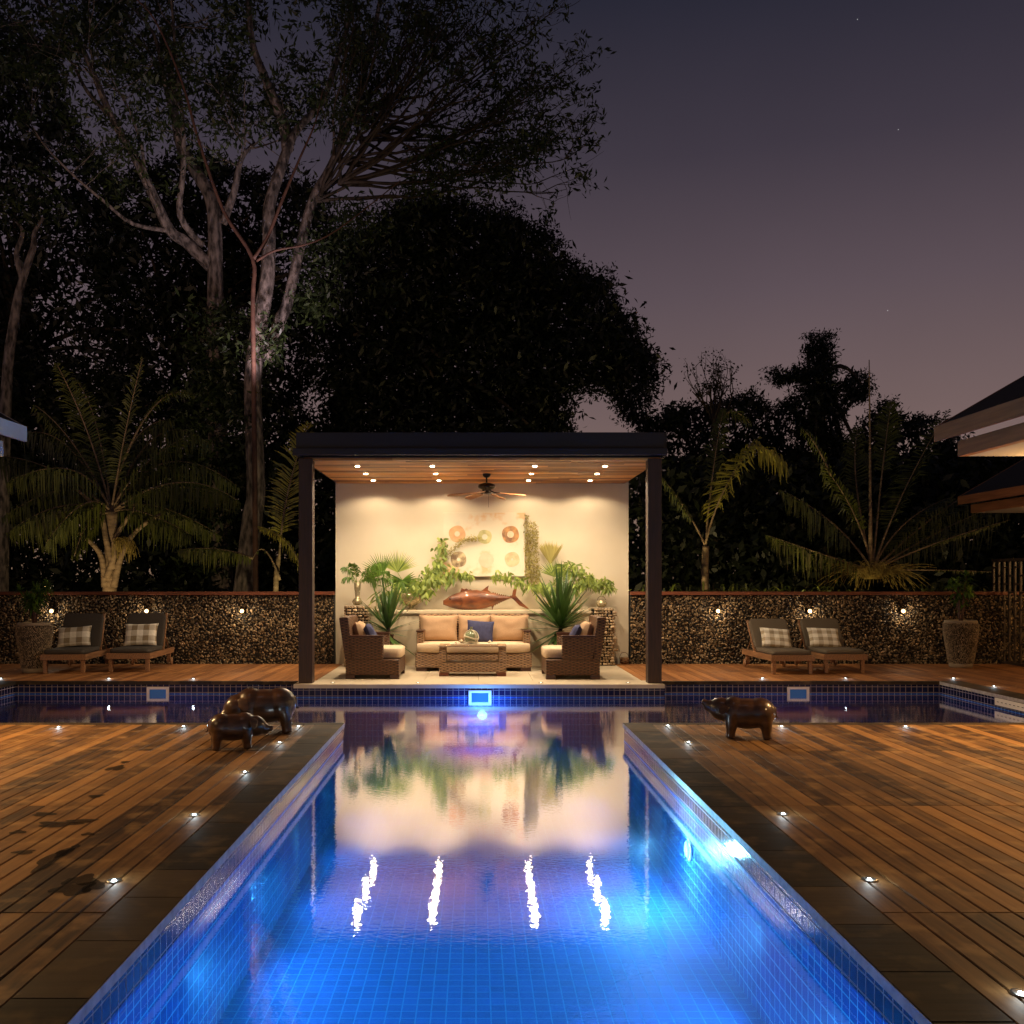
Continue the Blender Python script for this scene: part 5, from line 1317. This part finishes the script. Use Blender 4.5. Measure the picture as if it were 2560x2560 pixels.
A = thing('bare_twig_tree', 'thin tree with bare twiggy top against the sky right of the pavilion', 'tree'); tk = MB(); tips = []
limb(tk, [(1790, 1560, 24), (1790, 1200, 24), (1785, 1050, 24)], .10, .05, 8)
for k in range(9):
    grow(tk, tips, P(1785, 1060, 24), Vector((random.uniform(-.9, .9), random.gauss(0, .4), 1)), 1.0, .035, 1, 3, .3, .3)
tk.build('trunk', M['bark_dark'], A)
V, F, T = leaves(clump_points([tuple(p) for p in tips], 3, .06), .07, .6); raw('crown', V, F, M['leaf_dark'], A, tone=T)
# understorey mass far behind the walls
C = np.concatenate([pix_region([(-400, 1130), (1100, 1110), (1100, 1500), (-400, 1500)], 20000, 24, 31), pix_region([(1560, 1150), (2900, 1130), (2900, 1500), (1560, 1500)], 30000, 22, 30)])
V, F, T = leaves(C, .30, .4); o = struct(raw('undergrowth', V, F, M['leaf_dark'], tone=T), 'stuff'); o['label'] = 'dark undergrowth beyond the stone walls'

# ------------------------------------------------------------------ palms
def palm(label, fronds, Yb, trunk=None, mat='leaf_palm', r=.14, bases=(), name='palm_tree', width=.62, trunk_mat='palm_trunk'):
    t = thing(name, label, 'palm tree', group='palms behind the walls'); tk = MB()
    if trunk: limb(tk, trunk, r, r * .8, 12)
    for b in bases: limb(tk, b, .075, .035, 8)
    if trunk or bases: tk.build('trunk', M[trunk_mat], t)
    for f in fronds:
        (x0, y0, Y0), (x1, y1, Y1), (x2, y2, Y2) = f[:3]; kw = f[3] if len(f) > 3 else {}
        mr = MB(); acc = []; frond(mr, acc, bez(P(x0, y0, Y0), P(x1, y1, Y1), P(x2, y2, Y2), 14), kw.get('w', width), nleaf=kw.get('n', 56), lw=kw.get('lw', .038), droop=kw.get('d', .5), r0=kw.get('r', .026), start=kw.get('s', .2), side=kw.get('side'), tonebase=kw.get('t', .5))
        V, F, T = join(acc); o = raw('frond', V, F, M[kw.get('m', mat)], t, tone=T); mr.build('rib', M['palm_trunk'], o)
    return t
random.seed(90)
def q4(x, y, Y): return (x * .4451, 800 + y * .4451, Y)
c0 = q4(625, 1080, 20); YL = 20
LP_ = [ (c0, q4(520, 620, 20), q4(320, 250, 20.3), dict(w=.55, side=((1, 0, 0), .6), d=.35)), (c0, q4(690, 650, 20), q4(800, 215, 19.8), dict(w=.5, side=((1, 0, 0), .6), d=.35)),
        (q4(700, 780, 20), q4(880, 330, 20), q4(1080, 420, 20.2), dict(w=.42, d=.5)),
        (c0, q4(480, 700, 19.5), q4(60, 900, 19.2), dict(w=.75, d=1.1)), (c0, q4(420, 820, 20.6), q4(30, 1100, 20.8), dict(w=.75, d=1.2)), (c0, q4(500, 900, 19.2), q4(260, 1250, 18.9), dict(w=.7, d=1.2)),
        (c0, q4(380, 560, 21), q4(130, 640, 21.5), dict(w=.7, d=1.0)), (c0, q4(760, 780, 20), q4(1080, 640, 19.8), dict(w=.75, d=1.0)), (c0, q4(900, 600, 20.8), q4(1330, 930, 21), dict(w=.80, d=1.2)),
        (c0, q4(850, 860, 19.5), q4(1250, 980, 19), dict(w=.75, d=1.1)), (c0, q4(820, 950, 20.3), q4(1220, 1200, 20.4), dict(w=.7, d=1.1)), (c0, q4(520, 1000, 20.3), q4(160, 1180, 20.7), dict(w=.6, d=1.2)),
        (c0, q4(560, 480, 21), q4(420, 330, 21.5), dict(w=.5, d=.6)), (c0, q4(860, 420, 21.2), q4(1180, 700, 21.6), dict(w=.7, d=1.1)), (c0, q4(480, 1080, 19.3), q4(420, 1320, 19), dict(w=.4, d=1.0)),
        (c0, q4(700, 560, 20.6), q4(960, 560, 21), dict(w=.7, d=1.0)), (c0, q4(360, 960, 19.6), q4(60, 1180, 19.4), dict(w=.7, d=1.2)), (c0, q4(760, 1020, 19.6), q4(1060, 1200, 19.3), dict(w=.6, d=1.2)), (c0, q4(430, 640, 20.4), q4(200, 480, 20.8), dict(w=.6, d=.8)),
        (c0, q4(1000, 780, 18.9), q4(1330, 1010, 18.6), dict(w=.6, d=1.2)), (c0, q4(300, 760, 20.2), q4(-60, 760, 20.4), dict(w=.8, d=1.2)) ]
palm('large feathery palm with drooping fronds behind the left loungers', LP_, 20,
     trunk=[q4(615, 1560, 20) , q4(618, 1450, 20), q4(625, 1250, 20), q4(628, 1070, 20)], r=.15,
     bases=[[q4(590, 1500, 19.9), q4(575, 1350, 19.85), q4(530, 1270, 19.8), q4(440, 1190, 19.7)], [q4(640, 1500, 19.9), q4(680, 1330, 19.85), q4(760, 1190, 19.8), q4(900, 1090, 19.7)],
            [q4(600, 1450, 19.85), q4(640, 1330, 19.8), q4(650, 1220, 19.8), q4(780, 1020, 19.7)], [q4(640, 1400, 19.85), q4(600, 1250, 19.8), q4(560, 1080, 19.8), q4(430, 950, 19.7)]])
fb = thing('palm_flower', 'yellow hanging palm flower cluster beside the left palm crown', 'flower cluster'); mb = MB()
for k in range(70):
    a = P(*q4(640 + random.uniform(-10, 30), 1240, 19.7)); b = P(*q4(700 + random.uniform(-60, 70), 1210 + random.uniform(-25, 25), 19.6 + random.uniform(-.15, .15))); c = b + Vector((random.gauss(0, .05), random.gauss(0, .05), -random.uniform(.15, .5)))
    mb.tube(bez(a, b, c, 5), .005, 3, cap=False)
mb.build('strands', M['flower'], fb)
b1 = (700, 1480, 19)
palm('palm half hidden behind the left pavilion post with one tall upright frond', [
    ((698, 1400, 19), (705, 1230, 19), (772, 1060, 19), dict(w=.55, side=((1, 0, 0), .9), d=.25, t=.8, m='leaf_olive')),
    (q4(1420, 1340, 19), q4(1250, 1260, 19), q4(1010, 1290, 18.9), dict(w=.5, d=.9, t=.7, s=.02, m='leaf_palm')),
    (q4(1720, 1480, 18.6), q4(1650, 1200, 18.6), q4(1460, 1160, 18.6), dict(w=.42, d=.7, t=.9, s=.05, m='leaf_olive')),
    ((700, 1450, 19), (660, 1330, 19.2), q4(1420, 1340, 19), dict(w=.1, n=4, d=.9))], 19,
    trunk=[(690, 1560, 19.2), (690, 1450, 19.2), (697, 1390, 19.2)], r=.06)
def q5(x, y, Y): return (1560 + x * .5176, 780 + y * .5176, Y)
h5 = q5(392, 1130, 19.2)
palm('young palm with pale slim trunk and one large lit frond just right of the pavilion', [
    (h5, q5(450, 850, 19), q5(640, 620, 18.8), dict(w=.85, side=((.7, 0, .7), .6), d=.6, t=.8, m='leaf_olive', s=.3, lw=.045)),
    (q5(600, 650, 18.8), q5(700, 640, 18.8), q5(760, 720, 18.8), dict(w=.6, d=.9, t=.9, s=.02, n=26, m='leaf_olive', lw=.045)),
    (h5, q5(330, 980, 19.2), q5(185, 800, 19.2), dict(w=.38, d=.8, t=.6, s=.4)),
    (h5, q5(430, 700, 19.6), q5(480, 470, 19.8), dict(w=.42, d=.5, t=.6, s=.35)),
    (q5(470, 520, 19.8), q5(520, 430, 19.8), q5(610, 540, 19.8), dict(w=.35, d=.8, t=.6, s=.02, n=24))], 19.2,
    trunk=[q5(390, 1500, 19.2), q5(390, 1350, 19.2), q5(392, 1200, 19.2), q5(395, 1130, 19.2)], r=.085)
h6 = q5(1200, 1250, 19.5)
palm('wide palm without trunk above the right wall, with a tall vertical spear leaf', [
    (h6, q5(1140, 950, 19.3), q5(960, 740, 19.2), dict(w=.6, d=.7, s=.35)), (q5(1000, 790, 19.2), q5(930, 620, 19.2), q5(860, 560, 19.3), dict(w=.5, d=.6, s=.02, n=30)),
    (h6, q5(1310, 900, 19.8), q5(1560, 480, 20), dict(w=.75, side=((.6, 0, .8), .5), d=.4, s=.3, n=60)), (h6, q5(1450, 1120, 19.3), q5(1860, 1005, 19.2), dict(w=.15, d=.8, s=.5)),
    (h6, q5(1400, 1240, 19), q5(1780, 1255, 18.8), dict(w=.12, d=.8, s=.6, n=20)), (h6, q5(1050, 1000, 20), q5(760, 860, 20.2), dict(w=.7, d=1.0, s=.3)),
    (h6, q5(980, 1180, 19), q5(700, 1080, 18.8), dict(w=.6, d=1.1)), (h6, q5(1300, 1000, 20), q5(1560, 900, 20.5), dict(w=.7, d=1.1)), (h6, q5(1500, 950, 20.4), q5(1800, 800, 20.8), dict(w=.8, d=1.2)),
    (h6, q5(1250, 700, 20.5), q5(1290, 440, 20.8), dict(w=.5, d=.4, s=.5)), (h6, q5(1500, 1050, 21), q5(1880, 900, 21.3), dict(w=.8, d=1.2)), (h6, q5(1080, 760, 20.6), q5(1130, 560, 20.8), dict(w=.55, d=.6, s=.3)),
    (q5(1190, 1200, 19.4), q5(1190, 800, 19.4), q5(1184, 232, 19.4), dict(w=.02, n=3, d=0, s=.9, r=.045))], 19.5)
fb = thing('palm_flower', 'golden tangle of palm flower stalks above the right wall', 'flower cluster'); mb = MB(); random.seed(5)
for k in range(170):
    a = P(*q5(1200 + random.uniform(-40, 40), 1290, 19.2)); an = random.uniform(0, PI); rr = random.uniform(.5, 1)
    b = a + Vector((rr * .65 * math.cos(an), random.uniform(-.25, .25), .28 + .25 * math.sin(an))); c = a + Vector((rr * 1.1 * math.cos(an) + random.gauss(0, .08), random.uniform(-.35, .35), random.uniform(-.25, .35)))
    mb.tube(bez(a, b, c, 6), .0055, 3, cap=False)
mb.build('strands', M['flower'], fb)
# strappy shrubs just behind the right wall
random.seed(61)
for i, (px, lb) in enumerate(((1680, 'low strappy shrub behind the wall beside the pavilion right post'), (1830, 'strappy lit shrub just right of the slim palm trunk'), (1950, 'lit strappy shrub behind the wall above the right loungers'), (2070, 'strappy shrub just left of the golden flower stalks'), (2330, 'dark strappy shrub behind the wall left of the right planter'), (2450, 'dark strappy shrub behind the lattice screen'))):
    c = Vector(((px - VX) / FPX * 18.6, 18.6, .6)); acc = []
    for k in range(130):
        a = random.uniform(0, 2 * PI); el = R(random.uniform(20, 88)); d = Vector((math.cos(el) * math.cos(a), math.cos(el) * math.sin(a), math.sin(el)))
        st0 = c * 1.0; st0 = Vector((random.gauss(0, .25), random.gauss(0, .25), random.uniform(.0, .7)))
        blade_leaf(acc, st0, d, random.uniform(.35, .8), .035, droop=.75, tone=random.random(), seg=4)
    V, F, T = join(acc); t = thing('strappy_shrub', lb, 'shrub', c, group='shrubs behind the right wall'); raw('leaves', V, F, M['leaf_palm'], t, tone=T)
    MB().tube([(0, 0, -.66), (0, 0, .3)], [.05, .03], 6).build('stem', M['bark_dark'], t)
